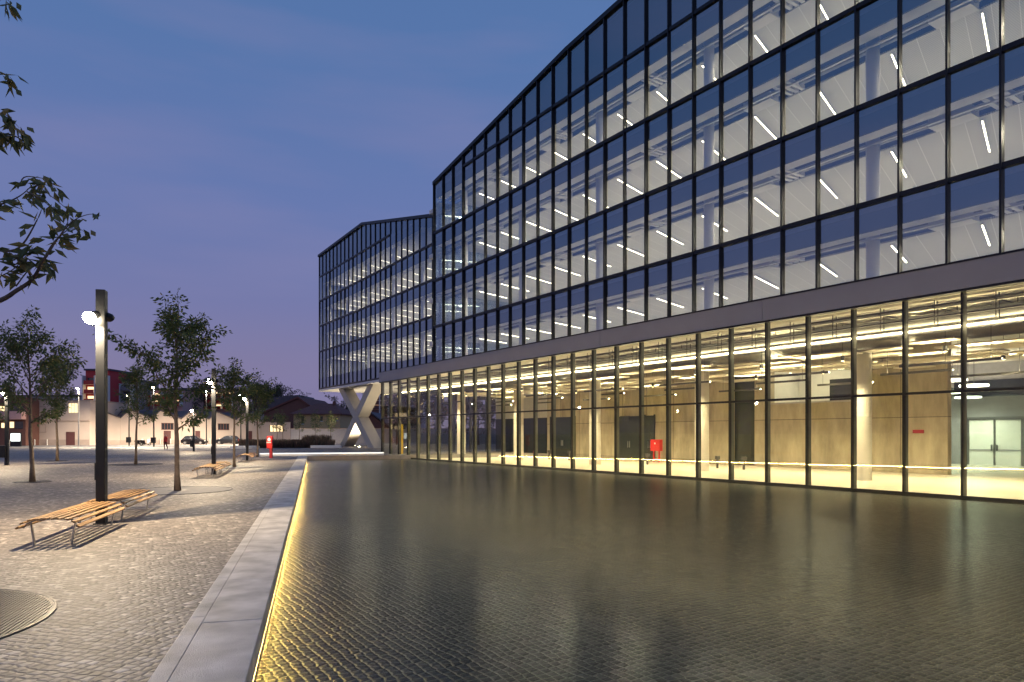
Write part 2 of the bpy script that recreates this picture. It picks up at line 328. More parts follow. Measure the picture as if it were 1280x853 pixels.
def water():
    m = bpy.data.materials.new('shallow_water'); m.use_nodes = True; n = m.node_tree.nodes; l = m.node_tree.links
    n.remove(n['Principled BSDF'])
    tc = n.new('ShaderNodeTexCoord')
    n1 = n.new('ShaderNodeTexNoise'); n1.inputs['Scale'].default_value = 16.0; n1.inputs['Detail'].default_value = 4; n1.inputs['Distortion'].default_value = .6; l.new(tc.outputs['Object'], n1.inputs['Vector'])
    n2 = n.new('ShaderNodeTexNoise'); n2.inputs['Scale'].default_value = 1.3; n2.inputs['Detail'].default_value = 3; l.new(tc.outputs['Object'], n2.inputs['Vector'])
    v = n.new('ShaderNodeTexVoronoi'); v.feature = 'SMOOTH_F1'; v.inputs['Scale'].default_value = 10; v.inputs['Smoothness'].default_value = .6; l.new(tc.outputs['Object'], v.inputs['Vector'])
    ad = n.new('ShaderNodeMath'); ad.operation = 'MULTIPLY_ADD'; ad.inputs[1].default_value = 2.0; l.new(n2.outputs[0], ad.inputs[0]); l.new(n1.outputs[0], ad.inputs[2])
    a2 = n.new('ShaderNodeMath'); a2.operation = 'MULTIPLY_ADD'; a2.inputs[1].default_value = -.12; l.new(v.outputs['Distance'], a2.inputs[0]); l.new(ad.outputs[0], a2.inputs[2])
    b = n.new('ShaderNodeBump'); b.inputs['Distance'].default_value = .011; l.new(a2.outputs[0], b.inputs['Height'])
    pz = n.new('ShaderNodeTexNoise'); pz.inputs['Scale'].default_value = .16; pz.inputs['Detail'].default_value = 3; l.new(tc.outputs['Object'], pz.inputs['Vector'])
    pr = n.new('ShaderNodeMapRange'); pr.inputs[1].default_value = .38; pr.inputs[2].default_value = .64; pr.inputs[3].default_value = .20; pr.inputs[4].default_value = .36; l.new(pz.outputs[0], pr.inputs[0]); l.new(pr.outputs[0], b.inputs['Strength'])
    fr = n.new('ShaderNodeFresnel'); fr.inputs[0].default_value = 1.33; l.new(b.outputs[0], fr.inputs['Normal'])
    mm = n.new('ShaderNodeMath'); mm.operation = 'MULTIPLY'; mm.inputs[1].default_value = .72; l.new(fr.outputs[0], mm.inputs[0])
    gl = n.new('ShaderNodeBsdfGlossy'); gl.inputs['Roughness'].default_value = .19; gl.inputs['Color'].default_value = (.75, .75, .72, 1); l.new(b.outputs[0], gl.inputs['Normal'])
    t = n.new('ShaderNodeBsdfTransparent'); t.inputs[0].default_value = (.80, .83, .76, 1)
    mx = n.new('ShaderNodeMixShader'); l.new(mm.outputs[0], mx.inputs[0]); l.new(t.outputs[0], mx.inputs[1]); l.new(gl.outputs[0], mx.inputs[2])
    l.new(mx.outputs[0], n['Material Output'].inputs[0]); return m
M['water'] = water()

# ------------------------------------------------------------------ ground, pond, kerb (kerb frame: s along the kerb, t to its right)
KD = Vector((-.279, .960, 0)).normalized(); PD = Vector((KD.y, -KD.x, 0))
def K(s, t, z=0): return KD * s + PD * t + Vector((0, 0, z))
SF = 58.1                       # far end of the pond
WZ = -.30
g = MB()
def kq(s0, s1, t0, t1, z): g.add([K(s0, t0, z), K(s0, t1, z), K(s1, t1, z), K(s1, t0, z)], [(0, 1, 2, 3)])
kq(-300, SF, -3000, -.9, 0); kq(SF, 3000, -3000, 3000, 0); kq(-300, -25, -.9, 3000, 0)
struct(g.build('plaza_ground', M['plaza']))
g = MB(); kq(-25, SF, -.9, 130, WZ - .06); struct(g.build('pond_bed', M['pond_setts']))
g = MB(); kq(-25, SF, -.48, 130, WZ); struct(g.build('water', M['water']))
def kbox(mb, s0, s1, t0, t1, z0, z1, mi=0):
    mb.add([K(s0, t0, z0), K(s0, t1, z0), K(s1, t1, z0), K(s1, t0, z0), K(s0, t0, z1), K(s0, t1, z1), K(s1, t1, z1), K(s1, t0, z1)],
           [(3, 2, 1, 0), (4, 5, 6, 7), (0, 1, 5, 4), (1, 2, 6, 5), (2, 3, 7, 6), (3, 0, 4, 7)], mi)
k = MB(); s = -24.9
rnd = random.Random(2)
while s < SF - .1:
    e = min(s + 2.0, SF - .02); kbox(k, s, e - .008, -1.03, -.48, -.20, .028 + rnd.uniform(-.001, .001)); kbox(k, s + .3, min(e + .3, SF) - .006, -1.18, -1.036, -.1, .018); s = e + .002 if e < SF - .05 else SF
struct(k.build('kerb', M['granite'], bevel=.008))
k = MB(); kbox(k, -24.9, SF, -.62, -.53, WZ - .1, -.195); struct(k.build('kerb_base', M['granite_side']))
ls_ = thing('light_strip', K(0, 0), 'long golden light strip under the stone edge of the pond', 'light strip')
k = MB(); kbox(k, -24, SF - .3, -.524, -.508, -.250, -.206); kbox(k, -24, SF - .3, -.5079, -.492, -.252, -.247); k.build('profile', M['steel'], ls_, loc=(0, 0, 0))
k = MB(); kbox(k, -24, SF - 2.5, -.5078, -.503, -.246, -.208); k.build('diffuser', M['led_kerb'], ls_)
# end wall of the pond: low white stone ledge with a light line
r_ = thing('low_wall', K(SF + .5, .8), 'long low white stone ledge with a glowing face across the far pond end', 'low wall')
r_.rotation_euler = (0, 0, math.atan2(PD.y, PD.x))
MB().box(-5.0, 4.9, -.35, .35, 0, .27).build('ledge', M['white_stone'], r_, bevel=.02)
MB().box(-4.95, 4.85, -.372, -.352, .18, .25).build('light_line', M['led_wall'], r_)
k = MB(); kbox(k, SF - .02, SF + .12, -.9, 40, WZ - .1, -.004); struct(k.build('kerb_end', M['granite_side']))
# far plaza surfaces: the street before the sheds
def strip(name, mat, pts, z):
    return struct(MB().add([Vector((p[0], p[1], z)) for p in pts], [tuple(range(len(pts)))]).build(name, mat))
strip('road', M['asphalt'], [(-160, 84), (-20, 96), (-20, 106), (-160, 97)], .006)
strip('pavement', M['road_concrete'], [(-160, 97), (-20, 106), (-20, 111), (-160, 103)], .012)
strip('crossing_band', M['road_concrete'], [(-120, 73), (-24, 75), (-24, 77.5), (-120, 76)], .006)

# ------------------------------------------------------------------ office building
D0 = 24.9
DV = Vector((-.5522, .8337, 0)); NV = Vector((.8337, .5522, 0))
BR = math.atan2(-.8337, .5522)
def F(u, d, z=0): return DV * u + NV * (D0 + d) + Vector((0, 0, z))     # along the facade, behind it, up
B = thing('office_building', NV * D0, 'large glazed office block with dark grid and bright double height lobby over the pond', 'office building', rz=BR)
def fb(mb, u0, u1, d0, d1, z0, z1, mi=0): return mb.box(-u1, -u0, d0, d1, z0, z1, mi)
PW = 1.5735
UL = 48.8; NP = 31
LV = [7.52, 10.33, 14.0, 17.8, 21.6]
def topz(u):
    pts = [(-10, 24.95), (25, 24.95), (31.7, 24.4), (48.8, 21.75)]
    for (a, za), (b, zb) in zip(pts, pts[1:]):
        if a <= u <= b: return za + (zb - za) * (u - a) / (b - a)
    return pts[-1][1] if u > 0 else pts[0][1]
UR = UL - PW * NP               # right end of what is built
# glass panes
def pane(z0, z1): return MB().add([(-PW / 2, 0, z0), (PW / 2, 0, z0), (PW / 2, 0, z1), (-PW / 2, 0, z1)], [(0, 1, 2, 3)])
rest = MB(); prnd = random.Random(9)
for kf in range(4):
    first = None
    for i in range(NP):
        u = UL - PW * (i + .5)
        if kf == 3 and i < 3:
            a, b2 = UL - PW * i, UL - PW * (i + 1)
            MB().add([(-a, 0, LV[3]), (-b2, 0, LV[3]), (-b2, 0, topz(b2)), (-a, 0, topz(a))], [(0, 1, 2, 3)]).build('window', M['win'], B)
        elif i < 25:
            if first is None: first = pane(LV[kf], LV[kf + 1]).build('window', M['win'], B, loc=(-u, 0, 0))
            else: link_mesh('window', first, B, (-u, 0, 0)).rotation_euler = (prnd.uniform(-.0016, .0016), 0, prnd.uniform(-.003, .003))
        else:
            rest.add([(-u - PW / 2, 0, LV[kf]), (-u + PW / 2, 0, LV[kf]), (-u + PW / 2, 0, LV[kf + 1]), (-u - PW / 2, 0, LV[kf + 1])], [(0, 1, 2, 3)])
o = rest.build('window', M['win'], B); o['kind'] = 'stuff'
for i in range(3, NP):
    a, b2 = UL - PW * i, UL - PW * (i + 1)
    MB().add([(-a, 0, LV[4]), (-b2, 0, LV[4]), (-b2, 0, topz(b2)), (-a, 0, topz(a))], [(0, 1, 2, 3)]).build('attic_window', M['win'], B)
for i in range(NP + 1):
    u = UL - PW * i; m = MB(); fb(m, u - .032, u + .032, -.13, .10, LV[0] - .02, topz(u)); m.build('mullion', M['mullion'], B)
for kf in range(5):
    m = MB(); t = .085 if kf else .05
    for i in range(NP):
        if kf == 4 and i < 3: continue
        a, b2 = UL - PW * i, UL - PW * (i + 1); fb(m, b2 + .033, a - .033, -.10, .10, LV[kf] - t, LV[kf] + t)
    m.build('transom', M['mullion'], B)
m = MB()
for a, b2 in zip((UR, 25, 31.7), (25, 31.7, 48.85)):
    m.prism([(-b2, -.16, topz(b2) - .10), (-a, -.16, topz(a) - .10), (-a, -.16, topz(a) + .16), (-b2, -.16, topz(b2) + .16)], (0, .5, 0))
m.build('parapet', M['mullion'], B)
m = MB()
for a, b2 in zip((UR, 25, 31.7), (25, 31.7, 48.8)):
    m.prism([(-b2, .34, topz(b2) - .3), (-a, .34, topz(a) - .3), (-a, .34, topz(a) + .0), (-b2, .34, topz(b2) + .0)], (0, 17, 0))
m.build('roof', M['slot'], B)
# end wall of the upper block
m = MB(); fb(m, UL - .1, UL - .02, .12, 17, LV[0], 21.6); m.build('end_wall', M['win'], B)
# floors, ceilings and what hangs under them
for kf in range(4):
    z0, z1 = LV[kf], LV[kf + 1]; zc = z1 - 1.0
    m = MB(); fb(m, UR, UL - .12, .11, 16, z1 - .3, z1 - .02 if kf < 3 else z1 - .05); m.build('floor_slab', M['slot'], B)
    m = MB(); fb(m, UR, UL - .12, .11, .19, zc, z1 - .302); m.build('spandrel', M['spandrel'], B)
    m = MB(); fb(m, UR, UL - .12, .2, .80, zc, zc + .05); m.build('ceiling_edge', M['white_paint'], B)
    m = MB(); fb(m, UR, UL - .12, 2.15, 13.0, zc, zc + .06); m.build('ceiling', M['perf'], B)
    m = MB(); fb(m, UR, UL - .12, 1.2, 1.32, zc - .02, zc + .06); m.build('curtain_rail', M['white_paint'], B)
    m = MB(); m.tube([(-UR, 1.75, zc + .18), (-UL + .2, 1.75, zc + .18)], .11, 8); m.build('pipe', M['pipe'], B)
    m = MB(); fb(m, UR, UL - .12, 13.0, 13.2, z0, z1 - .3); m.build('core_wall', M['core'], B)
    m = MB(); fb(m, UR, UL - .12, .2, 13, z0 + .0, z0 + .06); m.build('floor', M['carpet'], B)
    for j in range(7):
        uu = 14.4 - 8.05 + 8.05 * j
        if uu > UL: break
        m = MB(); m.tube([(-uu, 1.5, z0 + .06), (-uu, 1.5, zc + .5)], .25, 20); m.build('column', M['white_paint'], B, smooth=True)
        m = MB()
        for q in range(3): fb(m, uu + 3.3 + .3 * q, uu + 3.45 + .3 * q, .9, 2.1, zc + .02, zc + .2)
        fb(m, uu + 4.6, uu + 6.0, 1.45, 2.1, zc - .03, zc + .3); m.build('air_vent', M['white_paint'], B)
    if kf in (0, 2):
        for q in range(4):
            m = MB(); dd = 6.2 + .22 * q; m.tube([(-6, dd - .3, zc - .12), (-9.6, dd - .3, zc - .12), (-11.2, dd + 1.2, zc - .12), (-26, dd + 1.2, zc - .12)], .045, 6); m.build('service_pipe', M['white_paint'], B)
# attic: closed dark back wall behind the sloping top panes
m = MB()
for i in range(3, NP):
    a, b2 = UL - PW * i, UL - PW * (i + 1)
    if min(topz(a), topz(b2)) - LV[4] > .35: m.prism([(-a, .2, LV[4]), (-b2, .2, LV[4]), (-b2, .2, topz(b2) - .31), (-a, .2, topz(a) - .31)], (0, .08, 0))
m.build('attic_wall', M['spandrel'], B)
# fascia band
UE = 59.5
GW = 1.881; NG = 33
UR2 = UE - GW * NG
m = MB(); n_f = 6; fw = (UE + .15 - UR2) / 6
for i in range(n_f): fb(m, UR2 + fw * i, UR2 + fw * (i + 1) - .02, -.22, .0, 6.60, 7.47)
m.build('fascia', M['fascia'], B)
m = MB(); fb(m, UR2, UE + .1, .02, 16, 6.75, 7.4); m.build('podium_slab', M['fascia'], B)
m = MB(); fb(m, UR2, UE + .12, -.2, .12, 6.52, 6.598); fb(m, UR2, UE + .12, -.24, .02, 7.47, 7.51); m.build('fascia_trim', M['mullion'], B)
m = MB(); fb(m, UE + .02, UE + .15, .0, 16, 6.6, 7.47); m.build('fascia', M['fascia'], B)
# lobby glazing
TZ = 3.25; GB = -.24; GT = 6.52
def gpane(z0, z1): return MB().add([(-GW / 2, 0, z0), (GW / 2, 0, z0), (GW / 2, 0, z1), (-GW / 2, 0, z1)], [(0, 1, 2, 3)])
lo = hi = None
for i in range(NG):
    u = UE - GW * (i + .5)
    if lo is None:
        lo = gpane(GB, TZ).build('lobby_window', M['lobby_win'], B, loc=(-u, 0, 0)); hi = gpane(TZ, GT).build('lobby_window', M['lobby_win'], B, loc=(-u, 0, 0))
    else:
        for src in (lo, hi): link_mesh('lobby_window', src, B, (-u, 0, 0)).rotation_euler = (prnd.uniform(-.001, .001), 0, prnd.uniform(-.0025, .0025))
mu = MB().box(-.033, .033, -.06, .06, GB - .2, GT); fn = MB().box(-.027, .027, .062, .25, GB, GT + .1)
mu0 = fn0 = None
for i in range(NG + 1):
    u = UE - GW * i
    if mu0 is None: mu0 = mu.build('lobby_mullion', M['mullion'], B, loc=(-u, 0, 0)); fn0 = fn.build('fin', M['fin'], mu0)
    else: x = link_mesh('lobby_mullion', mu0, B, (-u, 0, 0)); link_mesh('fin', fn0, x)
m = MB(); fb(m, UR2, UE, -.05, .05, TZ - .045, TZ + .045); m.build('lobby_transom', M['mullion'], B)
m = MB(); fb(m, UR2, UE, -.06, .06, -.42, GB + .03); m.build('sill', M['mullion'], B)
# lobby end wall (glazed)
LD = 12.5
m = MB().add([(-UE, .1, GB), (-UE, LD, GB), (-UE, LD, GT), (-UE, .1, GT)], [(0, 1, 2, 3)]); m.build('end_window', M['lobby_win'], B)
for q in range(1, 7):
    m = MB(); fb(m, UE - .36, UE + .05, 1.88 * q - .04, 1.88 * q + .04, GB, GT); m.build('end_mullion', M['fin'], B)
m = MB(); fb(m, UE - .05, UE + .05, .1, LD, TZ - .045, TZ + .045); fb(m, UE - .05, UE + .05, .1, LD, -.42, GB + .03); m.build('end_transom', M['mullion'], B)
# lobby room
FZ = -.26
m = MB(); fb(m, UR2, UE - .1, .08, 27, FZ - .15, FZ); m.build('lobby_floor', M['pale_floor'], B)
m = MB(); fb(m, UR2, UE - .1, .14, 27, 6.55, 6.66); m.build('lobby_ceiling', M['soffit'], B)
# concrete back wall in pieces round its openings (mezzanine u 20.7-26.9, tall opening u 28-29.9)
CW = MB()
fb(CW, 16.6, 20.7, LD, LD + .4, FZ, 6.55); fb(CW, 20.7, 26.9, LD, LD + .4, FZ, 3.75); fb(CW, 20.7, 26.9, LD, LD + .4, 5.75, 6.55); fb(CW, 26.9, 28.1, LD, LD + .4, FZ, 6.55)
fb(CW, 28.1, 29.9, LD, LD + .4, 5.7, 6.55); fb(CW, 29.9, 50.6, LD, LD + .4, FZ, 6.55)
CW.build('concrete_wall', M['concrete'], B)
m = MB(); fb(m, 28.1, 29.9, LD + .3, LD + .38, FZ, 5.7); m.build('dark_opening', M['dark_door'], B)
# mezzanine room behind the wall
m = MB(); fb(m, 20.7, 26.9, LD + 3.0, LD + 3.1, 3.7, 5.8); fb(m, 20.6, 20.7, LD + .4, LD + 3, 3.7, 5.8); fb(m, 26.9, 27.0, LD + .4, LD + 3, 3.7, 5.8); fb(m, 20.7, 26.9, LD + .4, LD + 3, 3.65, 3.74); fb(m, 20.7, 26.9, LD + .4, LD + 3, 5.76, 5.85)
m.build('mezzanine_room', M['white_paint'], B)
m = MB(); fb(m, 21.3, 26.4, LD + 1.2, LD + 1.35, 5.68, 5.75); m.build('mezzanine_light', M['led_mezz'], B)
m = MB(); fb(m, 20.72, 23.0, LD + .1, LD + .14, 3.76, 5.0); m.build('mezzanine_window', M['dark_glass'], B)
m = MB(); fb(m, 20.7, 26.9, LD - .04, LD - .003, 3.66, 3.76); m.build('mezzanine_sill', M['steel'], B)
# dark doors
def ddoor(u0, u1, z1, name='dark_door'):
    m = MB(); fb(m, u0, u1, LD - .06, LD - .002, FZ, z1); fb(m, u0 - .08, u0, LD - .09, LD - .002, FZ, z1 + .08); fb(m, u1, u1 + .08, LD - .09, LD - .002, FZ, z1 + .08)
    o = m.build(name, M['dark_door'], B)
    h = MB(); uc = (u0 + u1) / 2
    for s_ in (-.12, .08): fb(h, uc + s_, uc + s_ + .04, LD - .13, LD - .062, .75, 1.25)
    h.build('handle', M['steel'], o)
    return o
ddoor(38.1, 41.3, 3.2); ddoor(37.0, 37.9, 3.2); ddoor(46.5, 50.0, 3.3)
m = MB(); fb(m, 50.6, UE - .15, LD - .1, LD, FZ, 3.3); m.build('dark_screen', M['dark_door'], B)
m = MB(); fb(m, 50.6, UE - .15, LD - .1, LD, 3.3, 6.55); m.build('upper_wall', M['core'], B)
# deep hall at the right: end wall with lit double door
m = MB(); fb(m, UR2, 30, 26.6, 26.9, FZ, 6.55); m.build('hall_wall', M['grey_wall'], B)
m = MB(); fb(m, 30, 30.2, LD + .4, 26.6, FZ, 6.55); m.build('hall_side_wall', M['core'], B)
for a in (18.45, 20.0):
    m = MB(); fb(m, a, a + 1.45, 26.50, 26.58, FZ, 2.75); o = m.build('door', M['white_paint'], B)
    m = MB(); fb(m, a + (1.3 if a < 19 else .08), a + (1.37 if a < 19 else .15), 26.40, 26.49, .7, 1.1); m.build('handle', M['mullion'], o)
    m = MB(); fb(m, a, a + 1.45, 26.44, 26.498, .72, .80); m.build('door_rail', M['grey_wall'], o)
m = MB(); fb(m, 18.25, 18.44, 26.40, 26.59, FZ, 2.95); fb(m, 21.46, 21.65, 26.40, 26.59, FZ, 2.95); fb(m, 18.44, 21.46, 26.40, 26.59, 2.76, 2.95); fb(m, 19.91, 19.99, 26.40, 26.59, FZ, 2.76); m.build('door_frame', M['dark_pipe'], B)
m = MB(); fb(m, UR2, 22.4, 26.5, 26.59, 4.3, 5.4); m.build('clerestory', M['dark_glass'], B)
m = MB(); fb(m, 16.7, 16.78, LD + .5, 24, FZ, 4.2); m.build('glass_screen', M['inner_glass'], B)
m = MB(); fb(m, UR2, UR2 + .2, .1, 27, FZ, 6.55); m.build('side_wall', M['core'], B)
# lobby columns
for j in range(6):
    uu = 16.9 + 9.2 * j
    if uu > UE: break
    m = MB(); m.tube([(-uu, 5.2, FZ), (-uu, 5.2, 2.6)], .39, 28); m.tube([(-uu, 5.2, 2.615), (-uu, 5.2, 6.55)], .388, 28); m.build('lobby_column', M['soffit'], B, smooth=False)
m = MB(); m.tube([(-7.7, 5.2, FZ), (-7.7, 5.2, 6.55)], .39, 28); m.build('lobby_column', M['soffit'], B)
# services under the lobby ceiling
m = MB(); m.tube([(-UR2 - 1, 1.55, 5.98), (-UE + .5, 1.55, 5.98)], .22, 14); m.build('duct', M['pipe'], B, smooth=True)
m = MB(); m.tube([(-UR2 - 1, 4.0, 5.75), (-UE + 2, 4.0, 5.75)], .30, 14); m.build('duct', M['pipe'], B, smooth=True)
for dd, zz, rr in ((.75, 6.35, .04), (.95, 6.32, .06), (1.05, 6.0, .035), (2.4, 5.75, .05), (2.7, 5.72, .035), (3.1, 5.9, .06)):
    m = MB(); m.tube([(-UR2 - 1, dd, zz), (-UE + .5, dd, zz)], rr, 8); m.build('pipe', M['dark_pipe'] if rr < .045 else M['pipe'], B)
m = MB()
rnd = random.Random(5)
for i in range(30):
    uu = UR2 + 3 + i * 1.9; fb(m, uu, uu + .03, .7, 2.8, 6.28, 6.31); 
    for dd in (.8, 1.05, 2.5): fb(m, uu, uu + .025, dd, dd + .02, 5.7, 6.55)
m.build('hangers', M['dark_pipe'], B)
# bright cove trough along the lobby
m = MB(); fb(m, UR2 + 1, UE - 1.5, 1.36, 1.42, 5.60, 5.64); m.build('cove_light', M['led_cove'], B)
m = MB(); fb(m, UR2 + 1, UE - 1.5, 1.421, 1.46, 5.52, 5.70); m.build('cove_trough', M['steel'], B)
# wing behind ------------------------------------------------------------
WD = 7.9
WG = thing('office_wing', NV * D0, 'set back glazed office wing with peaked roofline raised on a concrete cross pier', 'office building', rz=BR)
WUL = 102.4; WN = 30
WLV = [8.6, 14.2, 18.05, 21.85, 25.5]
def wtop(u):
    pts = [(50, 23.6), (64.2, 24.7), (84.5, 29.0), (102.5, 28.7)]
    for (a, za), (b, zb) in zip(pts, pts[1:]):
        if a <= u <= b: return za + (zb - za) * (u - a) / (b - a)
    return 28.7
WUR = WUL - PW * WN
cnt = 0; rest = MB()
for kf in range(4):
    first = None
    for i in range(WN - 1, -1, -1):
        a, b2 = WUL - PW * i, WUL - PW * (i + 1); u = (a + b2) / 2
        top_a = min(WLV[kf + 1], wtop(a)); top_b = min(WLV[kf + 1], wtop(b2))
        if i >= 25: rest.add([(-a, WD, WLV[kf]), (-b2, WD, WLV[kf]), (-b2, WD, top_b), (-a, WD, top_a)], [(0, 1, 2, 3)]); continue
        flat = top_a == top_b
        if flat and first is not None: link_mesh('window', first, WG, (-u, WD, 0)).rotation_euler = (prnd.uniform(-.0015, .0015), 0, prnd.uniform(-.003, .003))
        else:
            o = MB().add([(u - a, 0, WLV[kf]), (u - b2, 0, WLV[kf]), (u - b2, 0, top_b), (u - a, 0, top_a)], [(0, 1, 2, 3)]).build('window', M['win'], WG, loc=(-u, WD, 0))
            if flat: first = o
o = rest.build('window', M['win'], WG); o['kind'] = 'stuff'
for i in range(WN):
    a, b2 = WUL - PW * i, WUL - PW * (i + 1)
    if min(wtop(a), wtop(b2)) > WLV[4] + .1:
        MB().add([(-a, WD, WLV[4]), (-b2, WD, WLV[4]), (-b2, WD, wtop(b2)), (-a, WD, wtop(a))], [(0, 1, 2, 3)]).build('attic_window', M['win'], WG)
for i in range(WN + 1):
    u = WUL - PW * i; m = MB(); fb(m, u - .04, u + .04, WD - .10, WD + .08, WLV[0] - .05, wtop(u)); m.build('mullion', M['mullion'], WG)
for kf in range(5):
    m = MB()
    u0 = WUR if kf < 4 else 76
    fb(m, u0, WUL, WD - .1, WD + .08, WLV[kf] - .11, WLV[kf] + .11); m.build('transom', M['mullion'], WG)
m = MB()
for a, b2 in ((WUR, 64.2), (64.2, 84.5), (84.5, 102.5)):
    m.prism([(-b2, WD - .25, wtop(b2) - .12), (-a, WD - .25, wtop(a) - .12), (-a, WD - .25, wtop(a) + .2), (-b2, WD - .25, wtop(b2) + .2)], (0, .4, 0))
m.build('parapet', M['mullion'], WG)
m = MB()
for a, b2 in ((WUR, 64.2), (64.2, 84.5), (84.5, 102.5)):
    m.prism([(-b2, WD + .15, wtop(b2) - .3), (-a, WD + .15, wtop(a) - .3), (-a, WD + .15, wtop(a)), (-b2, WD + .15, wtop(b2))], (0, 16, 0))
m.build('roof', M['slot'], WG)
m = MB(); fb(m, WUL - .1, WUL, WD + .1, WD + 16, WLV[0], 28.4); m.build('end_wall', M['spandrel'], WG)
m = MB(); fb(m, WUR, WUL, WD - .1, WD + 16, 8.2, 8.48); m.build('soffit', M['white_paint'], WG)
m = MB(); fb(m, WUR, WUL - .15, WD + .09, WD + .2, 8.6, 10.2); m.build('spandrel', M['spandrel'], WG)
for kf in range(4):
    z0, z1 = WLV[kf], WLV[kf + 1]; zc = z1 - 1.0
    ur = WUR if kf < 3 else 68
    m = MB(); fb(m, ur, WUL - .15, WD + .09, WD + 15, z1 - .3, z1 - .05); m.build('floor_slab', M['slot'], WG)
    m = MB(); fb(m, ur, WUL - .15, WD + .09, WD + .2, zc - .25, z1 - .302); m.build('spandrel', M['spandrel'], WG)
    m = MB(); fb(m, ur, WUL - .15, WD + .3, WD + 12, zc, zc + .06); m.build('ceiling', M['perf'], WG)
    m = MB(); m.tube([(-WUR, WD + 1.0, zc - .2), (-WUL + .2, WD + 1.0, zc - .2)], .07, 6); m.build('pipe', M['white_paint'], WG)
    m = MB(); fb(m, ur, WUL - .15, WD + 12, WD + 12.2, z0, z1 - .3); m.build('core_wall', M['core'], WG)
    m = MB(); fb(m, ur, WUL - .15, WD + .3, WD + 12, (10.0 if kf == 0 else z0), (10.1 if kf == 0 else z0 + .06)); m.build('floor', M['carpet'], WG)
    for j in range(6):
        uu = 62 + 8.05 * j
        if uu < ur: continue
        m = MB(); m.tube([(-uu, WD + 1.5, z0 + .06), (-uu, WD + 1.5, zc + .2)], .26, 14); m.build('column', M['white_paint'], WG, smooth=True)
# crossed concrete pier under the wing
m = MB()
def leg(u_top, u_bot, w=2.0):
    return [(-(u_top + w / 2), WD + .6, 8.2), (-(u_top - w / 2), WD + .6, 8.2), (-(u_bot - w / 2), WD + .6, -.1), (-(u_bot + w / 2), WD + .6, -.1)]
m.prism(leg(94.6, 83.2), (0, 1.5, 0)); m.build('pier_leg', M['pier'], WG)
m = MB(); m.prism([(x, y - .004, z) for x, y, z in leg(83.4, 94.4)], (0, 1.508, 0)); m.build('pier_leg', M['pier'], WG)

# luminaires -------------------------------------------------------------
led = MB().box(-.04, .04, 0, 3.4, -.012, .05, 0).box(-.019, .019, .02, 3.38, -.022, -.013, 1)
led0 = {}
def ltag(o, where):
    return tag(o, 'slim lit line under ' + where, 'ceiling light', 'linear lights under ' + where)
FLN = ['the ceiling of the lowest office floor above the grey band', 'the ceiling of the second office floor of the main block', 'the ceiling of the third office floor of the main block', 'the ceiling of the top office floor of the main block']
WFN = ['the lowest ceiling of the set back wing', 'the second ceiling of the set back wing', 'the third ceiling of the set back wing', 'the top ceiling of the set back wing']
def put_led(u, d, z, where, wing=False):
    if wing not in led0: o = led0[wing] = led.build('linear_light', [M['white_paint'], M['led_wing' if wing else 'led']])
    else: o = link_mesh('linear_light', led0[wing])
    o.location = F(u, d, z); o.rotation_euler = (0, 0, BR + R(17.9))
    if 'sp' not in led0:
        led0['sp'] = bpy.data.lights.new('lamp_light', 'SPOT'); led0['sp'].energy = 150; led0['sp'].color = (1, .86, .60); led0['sp'].spot_size = R(172); led0['sp'].spot_blend = .4; led0['sp'].shadow_soft_size = .03
    lp = bpy.data.objects.new('lamp_light', led0['sp']); C.objects.link(lp); lp.parent = o; lp.location = (0, 1.7, -.06)
    return ltag(o, where)
for kf in range(4):
    zc = LV[kf + 1] - 1.0
    for j in range(13):
        u = 10.9 - 3.147 + 3.147 * j
        if u > UL - 1: break
        put_led(u, 2.2, zc - .12, FLN[kf]); put_led(u + 1.5, 7.0, zc - .12, FLN[kf])
for kf in range(4):
    zc = WLV[kf + 1] - 1.0
    for j in range(11):
        u = 67 + 3.3 * j
        if kf == 3 and (u < 74): continue
        put_led(u, WD + 2.0, zc - .10, WFN[kf], True); put_led(u + 1.6, WD + 6.0, zc - .10, WFN[kf], True)
# lobby pendants: long thin bars parallel to the facade
def bar_light(u, d, z, ln, mat, label, group):
    r = thing('pendant_light', F(u, d, z), label, 'pendant light', group, rz=BR)
    MB().box(-ln / 2, ln / 2, -.04, .04, 0, .03).box(-ln / 2, ln / 2, -.045, -.0401, 0, .10).box(-ln / 2, ln / 2, .0401, .045, 0, .10).build('housing', M['dark_pipe'], r)
    MB().box(-ln / 2 + .02, ln / 2 - .02, -.035, .035, .031, .045).build('diffuser', mat, r)
    mm = MB()
    for x in (-ln * .4, ln * .4): mm.tube([(x, 0, .05), (x, 0, 6.55 - z)], .008, 5)
    mm.build('cable', M['dark_pipe'], r); return r
for j in range(7):
    bar_light(12.5 + 6.6 * j, 3.3, 4.5, 3.6, M['led_lobby'], 'thin dark pendant bar in the row of the lobby closest to the glass', 'front row of lobby pendant bars')
    bar_light(15.0 + 6.6 * j, 6.0, 4.45, 3.0, M['led_lobby'], 'thin pendant bar in the middle row of the lobby', 'middle row of lobby pendant bars')
    bar_light(13.5 + 6.6 * j, 9.2, 4.4, 3.0, M['led_lobby'], 'thin pendant bar in the row beside the lobby concrete wall', 'rear row of lobby pendant bars')
